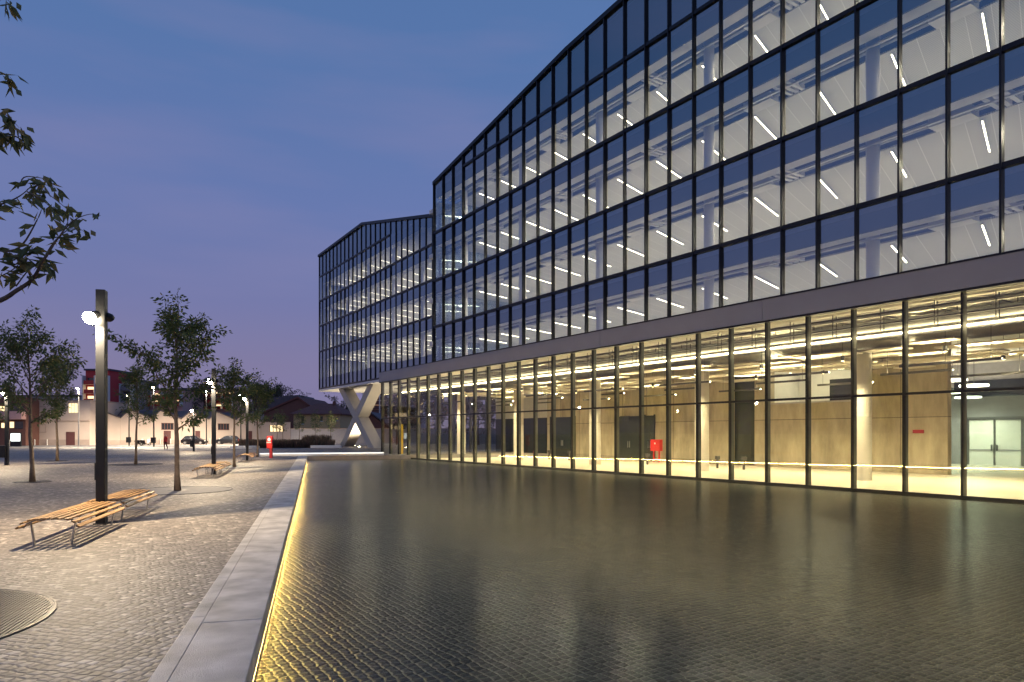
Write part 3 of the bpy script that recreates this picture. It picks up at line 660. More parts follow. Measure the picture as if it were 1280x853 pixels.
# downlights between the rafts
dl0 = None
for j in range(12):
    for dd in (3.3, 8.4):
        r = thing('lobby_downlight', F(8.5 + 4.1 * j, dd, 4.98), 'small black downlight cylinder between the acoustic rafts of the lobby', 'downlight', 'lobby downlights between the rafts', rz=BR)
        if dl0 is None:
            b_ = MB().tube([(0, 0, 0), (0, 0, .22)], .08, 12).build('body', M['dark_pipe'], r); l_ = MB().tube([(0, 0, -.006), (0, 0, -.001)], .06, 12).build('lens', M['downlight'], r); c_ = MB().tube([(0, 0, .22), (0, 0, 1.56)], .01, 5).build('cable', M['dark_pipe'], r); dl0 = (b_, l_, c_)
        else:
            for q in dl0: link_mesh(q.name.split('.')[0], q, r)
        lamp('lamp_light', 'SPOT', 1000, (1.0, .84, .48), r, (0, 0, -.02), spot_size=R(125), spot_blend=.7, shadow_soft_size=.08)
# acoustic rafts
rnd = random.Random(11)
raft_src = []
for q in range(3):
    a = .8 + .25 * q; b = .45 + .1 * q
    raft_src.append(MB().box(-a, a, -b, b, 0, .06).build('acoustic_raft', M['raft']))
used = set(); idx = 0
for i in range(22):
    for j in range(6):
        u = 8.6 + 2.15 * i + rnd.uniform(-.35, .35); d = 3.7 + 1.45 * j + rnd.uniform(-.25, .25)
        if any(abs(u - (16.9 + 9.2 * c)) < 1.7 and abs(d - 5.2) < 1.2 for c in range(-1, 6)): continue
        q = rnd.randrange(3)
        o = raft_src[q] if q not in used else link_mesh('acoustic_raft', raft_src[q]); used.add(q)
        o.location = F(u, d, 5.15 + rnd.choice((0, .14, .28))); o.rotation_euler = (0, 0, BR)
        tag(o, 'pale flat acoustic raft hovering under the lobby ceiling', 'ceiling panel', 'acoustic rafts under the lobby ceiling')
# round pendants in the deep hall
for j in range(4):
    r = thing('disc_lamp', F(19.0 - 1.3 * (j % 2) + 1.0 * j, 18.5 + 2.0 * j, 4.9 - .25 * j), 'glowing round disc lamp hanging before the lit double doors', 'pendant light', 'disc lamps in the hall by the double doors')
    MB().tube([(0, 0, 0), (0, 0, .1)], .75, 28).build('shade', M['led_disc'], r); lamp('lamp_light', 'SPOT', 700, (1, .95, .75), r, (0, 0, -.05), spot_size=R(160), spot_blend=.6, shadow_soft_size=.3); MB().tube([(0, 0, .1), (0, 0, 6.55 - r.location.z)], .015, 5).build('cable', M['dark_pipe'], r)
# small things in the lobby
def ltrans(name, u, d, label, cat): return thing(name, F(u, d, FZ), label, cat, rz=BR)
r = ltrans('hose_cabinet', 36.0, 11.7, 'red hose cabinet on two thin legs beside the dark lobby door', 'hose cabinet')
MB().box(-.46, .46, -.16, .16, .82, 1.66).build('cabinet', M['red'], r, bevel=.015); MB().box(-.06, .06, -.175, -.162, 1.32, 1.44).build('label_plate', M['white_mark'], r)
for x in (-.27, .27): MB().box(x - .035, x + .035, -.05, .05, 0, .82).build('leg', M['red'], r)
r = ltrans('fire_extinguisher', 51.8, 11.9, 'small red fire extinguisher before the dark lobby screen', 'extinguisher')
MB().tube([(0, 0, 0), (0, 0, .5), (0, 0, .56)], [.12, .12, .05], 14).build('cylinder', M['red'], r, smooth=True); MB().tube([(0, 0, .56), (0, 0, .64)], .025, 8).build('valve', M['dark_pipe'], r); MB().tube([(.03, 0, .6), (.14, 0, .45), (.15, 0, .2)], .014, 6).build('hose', M['dark_pipe'], r)
r = ltrans('yellow_post', 57.2, .95, 'tall yellow ribbed post just inside the corner of the lobby glass', 'post')
m = MB().box(-.13, .13, -.10, .10, 0, 2.95)
m.build('post', M['yellow'], r)
m = MB()
for q in range(22): m.box(-.15, .15, -.12, .12, .1 + q * .13, .15 + q * .13)
m.build('rungs', M['yellow'], r)
for u, z, lab in ((32.3, 1.95, 'small dark red sign on the concrete wall between hose cabinet and tall opening'), (18.0, 1.95, 'dark red sign on the concrete wall end beside the glass hall')):
    tag(MB().box(-.28, .28, -.03, 0, -.09, .09).build('wall_sign', M['red_dark']), lab, 'sign'); o = bpy.data.objects['wall_sign' if z and u > 20 else 'wall_sign.001']; o.location = F(u, LD - .004, z); o.rotation_euler = (0, 0, BR)
r = thing('exit_sign', F(39.7, LD - .5, 3.05), 'dark exit sign hanging above the dark double door', 'sign', rz=BR)
MB().box(-.5, .5, -.04, .04, -.16, .16).build('box', M['dark_door'], r); MB().tube([(0, 0, .16), (0, 0, 3.5)], .015, 5).build('rod', M['dark_pipe'], r)
for q, u in enumerate((44.5, 41.9, 33.4, 27.5, 25.6)):
    r = thing('socket_post', F(u, 8.2, FZ), 'small dark floor socket standing on the pale lobby floor', 'floor socket', 'floor sockets along the lobby', rz=BR)
    MB().box(-.05, .05, -.05, .05, 0, .55).build('stem', M['dark_pipe'], r); MB().box(-.12, .12, -.09, .09, .55, .75).build('head', M['dark_pipe'], r)

# ------------------------------------------------------------------ plaza lamps
LROT = math.atan2(-KD.x, KD.y)   # rotation so that local +Y runs along the kerb
def plaza_lamp(label, group, loc, power, bin_=False, h=4.78, hz=4.2):
    r = thing('plaza_lamp', loc, label, 'street lamp', group, rz=LROT)
    MB().box(-.085, .085, -.11, .11, 0, h).build('post', M['black_metal'], r, bevel=.012)
    MB().box(-.12, .12, -.15, .15, 0, .025).build('base_plate', M['black_metal'], r)
    for sx, sy in ((-1, -.06), (1, .06)):
        hd = MB().tube([(sx * .05, sy, hz + .07), (sx * .12, sy - sx * -.06, hz + .04), (sx * .135, sy - sx * -.09, hz + .02)], [.085, .09, .08], 14).build('lamp_head', M['black_metal'], r)
        if sx < 0:
            MB().tube([(-.125, sy - .10, hz + .02), (-.14, sy - .12, hz + .0), (-.17, sy - .16, hz - .04), (-.19, sy - .19, hz - .07), (-.20, sy - .20, hz - .085)], [.09, .12, .135, .10, .04], 18).build('lens', M['lens'], hd)
            lp = lamp('lamp_light', 'SPOT', power, (1.0, .78, .50), r, (-.30, -.34, hz - .12), spot_size=R(172), spot_blend=.35, shadow_soft_size=.025)
    # a cable duct on the post
    MB().box(-.03, .03, .1105, .13, .3, hz).build('cable_duct', M['black_metal'], r)
    if bin_:
        MB().box(-.32, .0, -.22, .22, .45, 1.15).build('litter_bin', M['black_metal'], r, bevel=.02)
    else:
        MB().box(-.115, -.086, -.06, .06, .9, 1.25).build('service_hatch', M['black_metal'], r)
    return r
LP = [((-8.40, 13.97), 'tall black lamp post between the two closest slatted benches'), ((-13.5, 30.9), 'second black lamp post of the bench row, ringed by a pair of benches'), ((-18.0, 46.4), 'third black lamp post of the bench row, closest to the red totem')]
for (x, y), lb in LP: plaza_lamp(lb, 'black lamp posts on the plaza', (x, y, 0), 1050)
plaza_lamp('black lamp post with a litter bin, beside the lit poster panel', 'black lamp posts on the plaza', at(8.6, 39.5), 1000, True)
plaza_lamp('bin carrying black lamp post behind the big front tree', 'black lamp posts on the plaza', at(242.2, 70.4), 1000, True)
def street_lamp(label, px, Y, h, energy, mat, bin_):
    r = thing('street_lamp', at(px, Y), label, 'street lamp', 'tall lamps along the street')
    MB().tube([(0, 0, 0), (0, 0, h + .25)], [.10, .065], 10).build('pole', mat, r)
    hd = MB().box(-.22, .22, -.55, .1, h + .05, h + .17).build('lamp_head', mat, r)
    MB().tube([(0, -.30, h + .048), (0, -.30, h - .02), (0, -.30, h - .09)], [.16, .17, .09], 12).build('lens', M['lens_street'], hd)
    lp = lamp('lamp_light', 'SPOT', energy, (1.0, .82, .60), r, (0, -.3, h - .2), spot_size=R(168), spot_blend=.6, shadow_soft_size=.1)
    if bin_: MB().box(-.3, .3, -.3, .0, .5, 1.3).build('litter_bin', M['black_metal'], r)
street_lamp('tall street lamp with a litter bin before the window of the white sheds', 192.3, 95, 8.2, 5000, M['black_metal'], True)
street_lamp('tall street lamp with a litter bin next to the parked scooters', 161.4, 101, 7.4, 5000, M['black_metal'], True)
street_lamp('pale grey street lamp before the flat shed with the lit window', 98.4, 98, 8.3, 3500, M['steel'], False)
street_lamp('tall street lamp half hidden by leaves near the red flats', 258, 110, 8.6, 6500, M['black_metal'], False)
street_lamp('tall street lamp at the far street corner beside the dark car', 301, 113, 8.2, 6500, M['black_metal'], False)

# ------------------------------------------------------------------ benches
def make_bench():
    r = thing('slatted_bench', (0, 0, 0), '', 'bench', 'slatted wooden benches round the lamp posts')
    prof = [(-.43, .33, 68), (-.365, .402, 40), (-.262, .445, 12), (-.157, .456, 4), (-.052, .461, 1), (.052, .461, -1), (.157, .456, -4), (.262, .445, -12), (.365, .402, -40), (.43, .33, -68)]
    m = MB()
    for x, z, a in prof:
        m.box(-.030, .030, -1.42, 1.42, -.015, .015, M=Matrix.Translation((x, 0, z)) @ Matrix.Rotation(R(a) * -.55, 4, 'Y'))
    m.build('seat', M['wood'], r, bevel=.006)
    for y in (-1.16, 1.16):
        m = MB()
        pts = [(x, y, z - .032) for x, z, a in prof]
        for p, q in zip(pts, pts[1:]): m.bar(p, q, .05, .022)
        m.build('support_rib', M['steel'], r)
        for sx in (-1, 1):
            MB().bar((sx * .325, y, .39), (sx * .27, y, 0.01), .018, .06).build('leg', M['steel'], r)
        MB().box(-.30, .30, y - .03, y + .03, .0, .012).build('foot_plate', M['steel'], r)
    return r
bench0 = make_bench(); bl = []
BL = [('slatted wooden bench closest to the iron tree grate, ahead of the first lamp post', 'slatted wooden bench on the far side of the closest lamp post'),
      ('slatted bench before the second lamp post, behind the big front tree', 'slatted bench on the far side of the second lamp post'),
      ('slatted bench before the third lamp post near the red totem', 'slatted bench on the far side of the third lamp post near the red totem')]
for i, ((x, y), _) in enumerate(LP):
    for j, sgn in enumerate((-1, 1)):
        b = bench0 if (i == 0 and j == 0) else copy_tree(bench0)
        p = Vector((x, y, 0)) + KD * sgn * 1.60 + PD * (.02 if j == 0 else -.02); b.location = p; b.rotation_euler = (0, 0, LROT); b['label'] = BL[i][j]

# ------------------------------------------------------------------ tree pits
def grate(loc, rad, label, rz, gap=.05, group=None):
    r = thing('tree_grate', loc, label, 'tree grate', group, rz=rz)
    n = 64; m = MB()
    ring = []
    for k in range(n):
        t = 2 * PI * k / n; ring += [(math.cos(t) * rad, math.sin(t) * rad, .012), (math.cos(t) * (rad - .035), math.sin(t) * (rad - .035), .012)]
    fs = [(2 * k, 2 * ((k + 1) % n), 2 * ((k + 1) % n) + 1, 2 * k + 1) for k in range(n)]
    m.add(ring, fs); m.tube([(math.cos(2 * PI * k / n) * (rad + .01), math.sin(2 * PI * k / n) * (rad + .01), .006) for k in range(n + 1)], .012, 6, cap=False); m.build('rim', M['grate'], r)
    m = MB(); x = -rad + gap
    while x < rad - gap / 2:
        hw = math.sqrt(max((rad - .03) ** 2 - x * x, 0)); m.box(x, x + gap * .5, -hw, hw, .004, .016); x += gap
    m.build('bars', M['grate'], r); MB().disc((0, 0, .003), rad, 48).build('pit', M['tyre'], r); return r
TREES = {}
T0 = Vector((-6.3, 6.35, 0))
grate(T0, 1.70, 'large round iron grate at the foot of the tree by the closest bench', LROT, .040)
def disc(loc, rad, label):
    r = thing('tree_pit_cover', loc, label, 'tree pit cover'); MB().disc((0, 0, .006), rad, 48).build('concrete_disc', M['concrete_disc'], r); MB().disc((0, 0, .010), .3, 24).build('planting_hole', M['grate'], r)
    m = MB(); m.tube([(math.cos(2 * PI * k / 48) * rad, math.sin(2 * PI * k / 48) * rad, .004) for k in range(49)], .012, 5, cap=False); m.build('rim', M['grate'], r)
T4 = at(222, 22.1); T1 = at(40.5, 26.0); T2 = at(71.6, 45.6); T3 = at(169.7, 40.5); T5 = at(293, 37.6); T6 = at(321.7, 53.7)
disc(T4, 1.65, 'grey concrete disc round the trunk of the big front tree')
disc(T5, 1.5, 'grey concrete disc round the slim tree past the second bench pair')
grate(T3, 1.45, 'dark round grate at the foot of the slim tree before the scooters', .3, .09)
grate(T1, .6, 'small dark grate at the foot of the dense tree by the plaza bin', .3, .09)
grate(T2, .6, 'small dark grate at the foot of the tree before the shed door', .3, .09)

# ------------------------------------------------------------------ trees
def leafquad(m, p, d, ln, w, rnd):
    d = d.normalized(); sd = d.cross(Vector((rnd.uniform(-1, 1), rnd.uniform(-1, 1), rnd.uniform(-1, 1)))).normalized(); nrm = d.cross(sd)
    a = p; b = p + d * ln * .45 + sd * w - nrm * w * .25; c = p + d * ln; e = p + d * ln * .45 - sd * w - nrm * w * .25
    md = p + d * ln * .5 + nrm * w * .15
    m.add([a, b, c, md, e], [(0, 1, 3), (1, 2, 3), (0, 3, 4), (3, 2, 4)])
def make_tree(loc, h, cb, rad, nleaf, label, seed, ls=.13, tr=.075, mat='leaf', group='young trees on the plaza', lean=0.0, name='young_tree', spread=1.0):
    rnd = random.Random(seed)
    r = thing(name, loc, label, 'tree', group)
    tk = MB(); lv = MB()
    pts = []; x = y = 0
    n = 9; ht = h * .82
    for i in range(n + 1):
        z = ht * i / n; pts.append(Vector((x, y, z))); x += rnd.uniform(-.035, .035) + lean; y += rnd.uniform(-.035, .035)
    rs = [tr * (1 - .80 * (i / n) ** 1.1) * (1.35 if i == 0 else 1) for i in range(n + 1)]
    tk.tube(pts, rs, 9)
    def pos(z):
        f = max(0, min(z / ht * n, n - .001)); i = int(f); return pts[i].lerp(pts[i + 1], f - i)
    twigs = []
    nb = 15
    for b in range(nb):
        f = b / (nb - 1); z = cb * .93 + (ht - cb) * f ** .9; az = b * 2.4 + rnd.uniform(-.5, .5)
        env = math.sin(PI * min(1, .22 + .70 * f)) ** .8
        ln = rad * 1.25 * env * rnd.uniform(.75, 1.2)
        up = .75 + .9 * f + rnd.uniform(-.15, .25)
        o = pos(z); d = Vector((math.cos(az), math.sin(az), up)).normalized()
        bp = [o]; dd = d.copy()
        for q in range(4):
            dd = (dd + Vector((rnd.uniform(-.2, .2), rnd.uniform(-.2, .2), rnd.uniform(-.12, .12)))).normalized(); bp.append(bp[-1] + dd * ln / 3.2)
        br = tr * .42 * (1 - .6 * f)
        tk.tube(bp, [br, br * .75, br * .55, br * .38, br * .2], 6); twigs.append((bp, 1.0))
        for q in range(5):
            st = bp[1 + q % 3].lerp(bp[2 + q % 3], rnd.random()); d2 = (dd + Vector((rnd.uniform(-1, 1), rnd.uniform(-1, 1), rnd.uniform(-.3, .7)))).normalized(); l2 = ln * rnd.uniform(.3, .6)
            tp = [st, st + d2 * l2 * .5, st + d2 * l2 + Vector((0, 0, -.04))]; tk.tube(tp, [br * .3, br * .2, br * .1], 5); twigs.append((tp, .8))
    tp = [pts[-1], pts[-1] + Vector((.03, 0, h * .09)), pts[-1] + Vector((-.03, .04, h * .17))]; tk.tube(tp, [rs[-1], rs[-1] * .6, .006], 5); twigs.append((tp, .8))
    # leaves sit in loose sprays along the twigs
    tot = sum((t[0][-1] - t[0][0]).length * t[1] for t in twigs)
    for tp, wgt in twigs:
        k = int(nleaf * (tp[-1] - tp[0]).length * wgt / tot)
        for _ in range(k):
            f = rnd.uniform(.12, 1) ** .75 * (len(tp) - 1) * .9999; i = int(f); p = tp[i].lerp(tp[i + 1], f - i)
            off = Vector((rnd.gauss(0, 1), rnd.gauss(0, 1), rnd.gauss(-.1, .8))) * .085 * spread * (h / 6)
            d = (tp[i + 1] - tp[i]).normalized() * .5 + off.normalized() + Vector((0, 0, -.55 + rnd.uniform(-.5, .3)))
            leafquad(lv, p + off, d, ls * rnd.uniform(.7, 1.25), ls * .23, rnd)
    tk.build('trunk', M['bark'], r, smooth=True); lv.build('crown', M[mat], r); return r
make_tree(T4, 6.5, 2.1, 1.2, 3900, 'slim young tree standing in the concrete disc past the closest benches', 3, .15, .085)
make_tree(T1, 6.4, 2.4, 1.3, 3700, 'dense dark young tree beside the lamp post with the bin', 8, .15, .085, lean=-.01)
make_tree(T2, 7.9, 2.9, 1.25, 3100, 'young tree in front of the maroon shed door', 12, .18, .085)
make_tree(T3, 6.7, 2.6, 1.0, 2400, 'thin young tree with sparse leaves before the parked scooters', 15, .16, .075)
make_tree(T5, 6.1, 2.5, 1.1, 2600, 'young tree with forked trunk past the second pair of benches', 21, .17, .075)
make_tree(T6, 6.7, 2.5, 1.25, 2200, 'young tree beside the third pair of benches and the red totem', 27, .19, .075)
make_tree(at(-22, 33), 6.6, 2.4, 1.4, 2600, 'young tree mostly cut off at the picture edge near the plaza bin', 31, .16, .08)

# the near tree: its trunk stands beside the large grate, two boughs reach over the plaza
def near_tree():
    rnd = random.Random(44)
    r = thing('plaza_tree', T0, 'near tree whose leafy boughs hang into the sky above the large iron grate', 'tree')
    tk = MB(); lv = MB()
    tr = [(0, 0, 0), (.02, .02, 1.2), (-.02, .04, 2.3), (.03, .0, 3.6), (.0, .03, 4.8), (.05, 0, 6.2)]
    tk.tube(tr, [.12, .095, .085, .07, .05, .02], 10)
    def spray(p0, pts, r0, leaves, ls=.115, drop=.7, join=False):
        P0 = [Vector(p) for p in pts]
        if (P0[0].x < -.2 or P0[0].x > .2) and P0[0].length > .5 and join:     # grows out of the stem
            zz = max(2.2, P0[0].z - .55); n0 = len(P0) - 1; P0 = [Vector((0, .02, zz)), P0[0].lerp(Vector((0, 0, zz)), .5) + Vector((0, 0, .04))] + P0; p0 = (2 + p0 * n0) / (n0 + 2)
        P = []
        for i in range(len(P0) - 1):                          # smooth bend through the joints
            a_, b_, c_, d_ = P0[max(i - 1, 0)], P0[i], P0[i + 1], P0[min(i + 2, len(P0) - 1)]
            for q in range(4):
                t = q / 4.0; P.append(.5 * ((2 * b_) + (c_ - a_) * t + (2 * a_ - 5 * b_ + 4 * c_ - d_) * t * t + (3 * b_ - a_ - 3 * c_ + d_) * t ** 3))
        P.append(P0[-1])
        tk.tube(P, [r0 * (1 - .85 * i / (len(P) - 1)) for i in range(len(P))], 7)
        for i in range(int(leaves * .55)):
            f = (rnd.uniform(p0, 1)) * (len(P) - 1) * .9999; j = int(f); q = P[j].lerp(P[j + 1], f - j)
            dv = (P[j + 1] - P[j]).normalized()
            d = dv * rnd.uniform(.0, .9) + Vector((rnd.uniform(-.7, .7), rnd.uniform(-.7, .7), rnd.uniform(-1.0, .15) * drop - .15))
            off = Vector((rnd.gauss(0, .03), rnd.gauss(0, .03), rnd.gauss(0, .025)))
            leafquad(lv, q + off, d, ls * rnd.uniform(.9, 1.55), ls * .215, rnd)
    def at0(px, py, Y): p = at(px, Y, zat(py, Y)); return p - T0
    # lower bough
    a = Vector(tr[2]); b = at0(-60, 398, 6.3); c = at0(20, 364, 6.2); d = at0(52, 330, 6.15); e = at0(75, 295, 6.1); f_ = at0(97, 262, 6.1)
    spray(.78, [a, b, at0(0, 376, 6.25), c, at0(40, 350, 6.2), d, at0(66, 306, 6.1), e, at0(85, 278, 6.1)], .028, 36, .13)
    spray(.1, [d, at0(60, 318, 6.0), at0(74, 296, 5.9), at0(92, 276, 5.9), at0(112, 268, 5.9), at0(126, 270, 5.9)], .009, 26, .115)
    spray(.2, [at0(66, 306, 6.1), at0(84, 288, 6.2), at0(100, 287, 6.25), at0(106, 291, 6.3)], .006, 14, .115)
    spray(.05, [at0(40, 350, 6.2), at0(30, 330, 6.1), at0(14, 318, 6.0), at0(-6, 312, 6.0)], .010, 52, .125)
    spray(.1, [at0(-20, 352, 6.3), at0(4, 344, 6.2), at0(20, 334, 6.15), at0(34, 318, 6.1), at0(42, 308, 6.1)], .010, 60, .125, join=True)
    spray(.1, [at0(20, 358, 6.2), at0(38, 336, 6.3), at0(56, 330, 6.35), at0(62, 336, 6.35)], .007, 34, .12)
    # middle bough, arching over
    a = Vector(tr[3]); spray(.55, [a, at0(-80, 330, 6.4), at0(-30, 306, 6.4), at0(8, 314, 6.4), at0(28, 306, 6.4), at0(46, 276, 6.4), at0(52, 262, 6.4)], .020, 14, .12)
    spray(.0, [at0(-40, 270, 6.4), at0(0, 256, 6.4), at0(20, 248, 6.4), at0(34, 238, 6.4), at0(44, 226, 6.4)], .014, 44, .125, join=True)
    spray(.05, [at0(22, 236, 6.5), at0(30, 222, 6.5), at0(46, 222, 6.5), at0(60, 226, 6.5), at0(72, 240, 6.5)], .007, 36, .12)
    spray(.05, [at0(34, 240, 6.2), at0(50, 248, 6.2), at0(62, 258, 6.2), at0(78, 268, 6.2)], .007, 34, .125)
    spray(.05, [at0(42, 228, 6.4), at0(62, 244, 6.4), at0(84, 262, 6.4), at0(92, 274, 6.4)], .005, 18, .115)
    # upper boughs at the edge
    a = Vector(tr[4]); spray(.5, [a, at0(-80, 210, 6.4), at0(-30, 180, 6.4), at0(4, 168, 6.4), at0(22, 172, 6.4), at0(36, 182, 6.4)], .018, 60, .125)
    spray(.2, [at0(-30, 160, 6.3), at0(0, 142, 6.3), at0(14, 150, 6.3), at0(24, 160, 6.3)], .010, 46, .125, join=True)
    spray(.2, [at0(-30, 130, 6.3), at0(-4, 96, 6.3), at0(8, 94, 6.3), at0(14, 104, 6.3)], .010, 24, .12, join=True)
    spray(.2, [at0(-30, 40, 6.3), at0(-10, 8, 6.3), at0(6, -2, 6.3), at0(14, 6, 6.3)], .010, 24, .12, join=True)
    for q in range(26):                                  # the rest of the crown
        z = rnd.uniform(2.4, 6.0); az = rnd.uniform(.55 * PI, 1.75 * PI); ln = rnd.uniform(.8, 1.7)
        o = Vector((0, 0, z)); dv = Vector((math.cos(az), math.sin(az), .7)).normalized(); spray(.2, [o, o + dv * ln * .5, o + dv * ln, o + dv * ln * 1.25 + Vector((0, 0, -.1))], .014, 60, .12)
    tk.build('trunk', M['bark'], r, smooth=True); lv.build('crown', M['leaf_near'], r)
near_tree()

# ------------------------------------------------------------------ red totem, person
r = thing('information_totem', at(338, 51.2), 'bright red information totem with a round white emblem beside the pond end', 'totem')
MB().box(-.06, .16, -.09, .09, 0, .85).build('pedestal', M['red_dark'], r, bevel=.02)
MB().box(-.24, .16, -.16, .12, .72, 1.66).build('head', M['red'], r, bevel=.04)
m = MB(); n = 20; m.add([(-.05 + .12 * math.cos(2 * PI * k / n), -.166, 1.40 + .13 * math.sin(2 * PI * k / n)) for k in range(n)], [tuple(range(n))]); m.build('emblem', M['white_mark'], r)
m = MB()
for q in range(6): m.box(-.21 + q * .056, -.175 + q * .056, -.169, -.162, 1.13, 1.22)
m.build('lettering', M['white_mark'], r); MB().tube([(.17, -.05, 1.3), (.22, -.05, 1.5), (.20, -.05, 1.74)], .02, 6).build('antenna', M['red_dark'], r)
lamp('lamp_light', 'SPOT', 45, (1, .9, .8), r, (-.05, -1.3, 2.4), spot_size=R(60), shadow_soft_size=.1).rotation_euler = (R(48), 0, 0)  # unseen spot without a lamp body, brightens the totem front

def person(loc, rz):
    r = thing('person', loc, 'person in red jacket and dark trousers walking before the sheds', 'person', rz=rz)
    me = bpy.data.meshes.new('person')
    V = [(0, 0, .93), (0, .01, 1.15), (0, .0, 1.38), (0, -.01, 1.50), (0, -.02, 1.60), (0, -.02, 1.72),
         (-.19, 0, 1.39), (-.25, .03, 1.12), (-.24, -.06, .88), (-.24, -.09, .80), (.19, 0, 1.39), (.25, -.03, 1.12), (.23, -.12, .90), (.23, -.15, .82),
         (-.09, 0, .88), (-.10, -.10, .50), (-.10, -.02, .08), (-.10, -.14, .03), (.09, 0, .88), (.10, .06, .50), (.10, .20, .12), (.10, .10, .03)]
    E = [(0, 1), (1, 2), (2, 3), (3, 4), (4, 5), (2, 6), (6, 7), (7, 8), (8, 9), (2, 10), (10, 11), (11, 12), (12, 13), (0, 14), (14, 15), (15, 16), (16, 17), (0, 18), (18, 19), (19, 20), (20, 21)]
    rad = [.15, .14, .16, .06, .085, .09, .07, .05, .04, .04, .07, .05, .04, .04, .10, .07, .05, .045, .10, .07, .05, .045]
    me.from_pydata(V, E, []); o = bpy.data.objects.new('body', me); C.objects.link(o); o.parent = r
    sk = o.modifiers.new('skin', 'SKIN'); 
    for i, x in enumerate(rad): me.skin_vertices[0].data[i].radius = (x, x)
    me.skin_vertices[0].data[0].use_root = True
    o.modifiers.new('sub', 'SUBSURF').levels = 1; o.modifiers['sub'].render_levels = 2
    m, n, l, p = newmat('clothed_body'); tc = n.new('ShaderNodeTexCoord'); sp = n.new('ShaderNodeSeparateXYZ'); l.new(tc.outputs['Object'], sp.inputs[0])
    rp = n.new('ShaderNodeValToRGB'); rp.color_ramp.interpolation = 'CONSTANT'; e = rp.color_ramp.elements; e[0].color = (.09, .012, .016, 1); e[1].position = .44; e[1].color = (.45, .03, .03, 1)
    for pos, c in ((.755, (.50, .33, .26, 1)), (.845, (.05, .03, .02, 1))): x = e.new(pos); x.color = c
    dv = n.new('ShaderNodeMath'); dv.operation = 'DIVIDE'; dv.inputs[1].default_value = 2.0; l.new(sp.outputs['Z'], dv.inputs[0]); l.new(dv.outputs[0], rp.inputs[0]); l.new(rp.outputs[0], p.inputs['Base Color']); p.inputs['Roughness'].default_value = .8
    me.materials.append(m); return r
person(at(207, 78.5), R(-20))

# ------------------------------------------------------------------ cars, scooters, bollards, poster
def make_car(label, loc, rz, mat, seed):
    r = thing('parked_car', loc, label, 'car', 'dark cars parked along the sheds', rz=rz)
    Lh, Wd = 1.95, .82
    def loft(secs, name, m_, parent):
        # secs: (x, [(y, z) half section from sill to centre top])
        mb = MB(); n = len(secs[0][1]); o = 0
        for x, pr in secs:
            mb.v += [(x, y, z) for y, z in pr] + [(x, -y, z) for y, z in reversed(pr)]
        k = 2 * n
        for i in range(len(secs) - 1):
            for j in range(k): mb.f.append((i * k + j, i * k + (j + 1) % k, (i + 1) * k + (j + 1) % k, (i + 1) * k + j)); mb.m.append(0)
        mb.f.append(tuple(range(k))[::-1]); mb.f.append(tuple((len(secs) - 1) * k + j for j in range(k))); mb.m += [0, 0]
        return mb.build(name, m_, parent, smooth=False, bevel=.03)
    def sec(w, zb, zt): return [(w * .93, zb), (w, zb + .18), (w, zt - .12), (w * .9, zt), (w * .3, zt + .02)]
    loft([(-Lh, sec(.70, .34, .72)), (-Lh + .12, sec(.79, .24, .84)), (-1.0, sec(Wd, .2, .90)), (.4, sec(Wd, .2, .92)), (1.2, sec(Wd, .2, .88)), (Lh - .1, sec(.76, .24, .74)), (Lh, sec(.66, .32, .62))], 'body', mat, r)
    cab = loft([(-1.72, [(.70, .86), (.70, .9), (.69, .93), (.6, .95), (.2, .95)]), (-1.3, [(.74, .86), (.70, 1.1), (.65, 1.36), (.56, 1.42), (.2, 1.44)]), (.05, [(.76, .86), (.71, 1.1), (.64, 1.40), (.56, 1.46), (.2, 1.48)]), (.42, [(.76, .86), (.71, 1.06), (.66, 1.26), (.57, 1.33), (.2, 1.36)]), (1.12, [(.72, .86), (.70, .88), (.69, .9), (.6, .91), (.2, .91)])], 'cabin', mat, r)
    for sy in (-1, 1):
        MB().add([(-1.28, sy * .735, .95), (-.42, sy * .752, .95), (-.42, sy * .69, 1.36), (-1.18, sy * .68, 1.34)], [(0, 1, 2, 3)]).build('side_window', M['dark_glass'], cab)
        MB().add([(-.34, sy * .753, .95), (.72, sy * .748, .95), (.30, sy * .695, 1.33), (-.34, sy * .69, 1.37)], [(0, 1, 2, 3)]).build('side_window', M['dark_glass'], cab)
        MB().box(Lh - .16, Lh + .005, sy * .62 - .13, sy * .62 + .13, .58, .70).build('headlight', M['white_mark'], r, bevel=.02)
        MB().box(-Lh - .005, -Lh + .14, sy * .60 - .12, sy * .60 + .12, .62, .76).build('tail_light', M['red'], r, bevel=.02)
        for x in (-1.22, 1.22):
            w = MB().tube([(x, sy * .66, .30), (x, sy * .84, .30)], .30, 20).build('wheel', M['tyre'], r)
            MB().tube([(x, sy * .845, .30), (x, sy * .85, .30)], .19, 14).build('rim', M['steel'], w)
    return r
make_car('small dark car parked before the sheds behind a bin carrying lamp post', at(243, 113), R(6), M['car_paint'], 1)
make_car('dark grey car parked by the planting bed beside a slim tree', at(285, 117), R(186), M['car_paint_grey'], 2)
make_car('dark car partly hidden by the trunk of the big front tree', at(226, 114), R(8), M['car_paint'], 3) if False else None
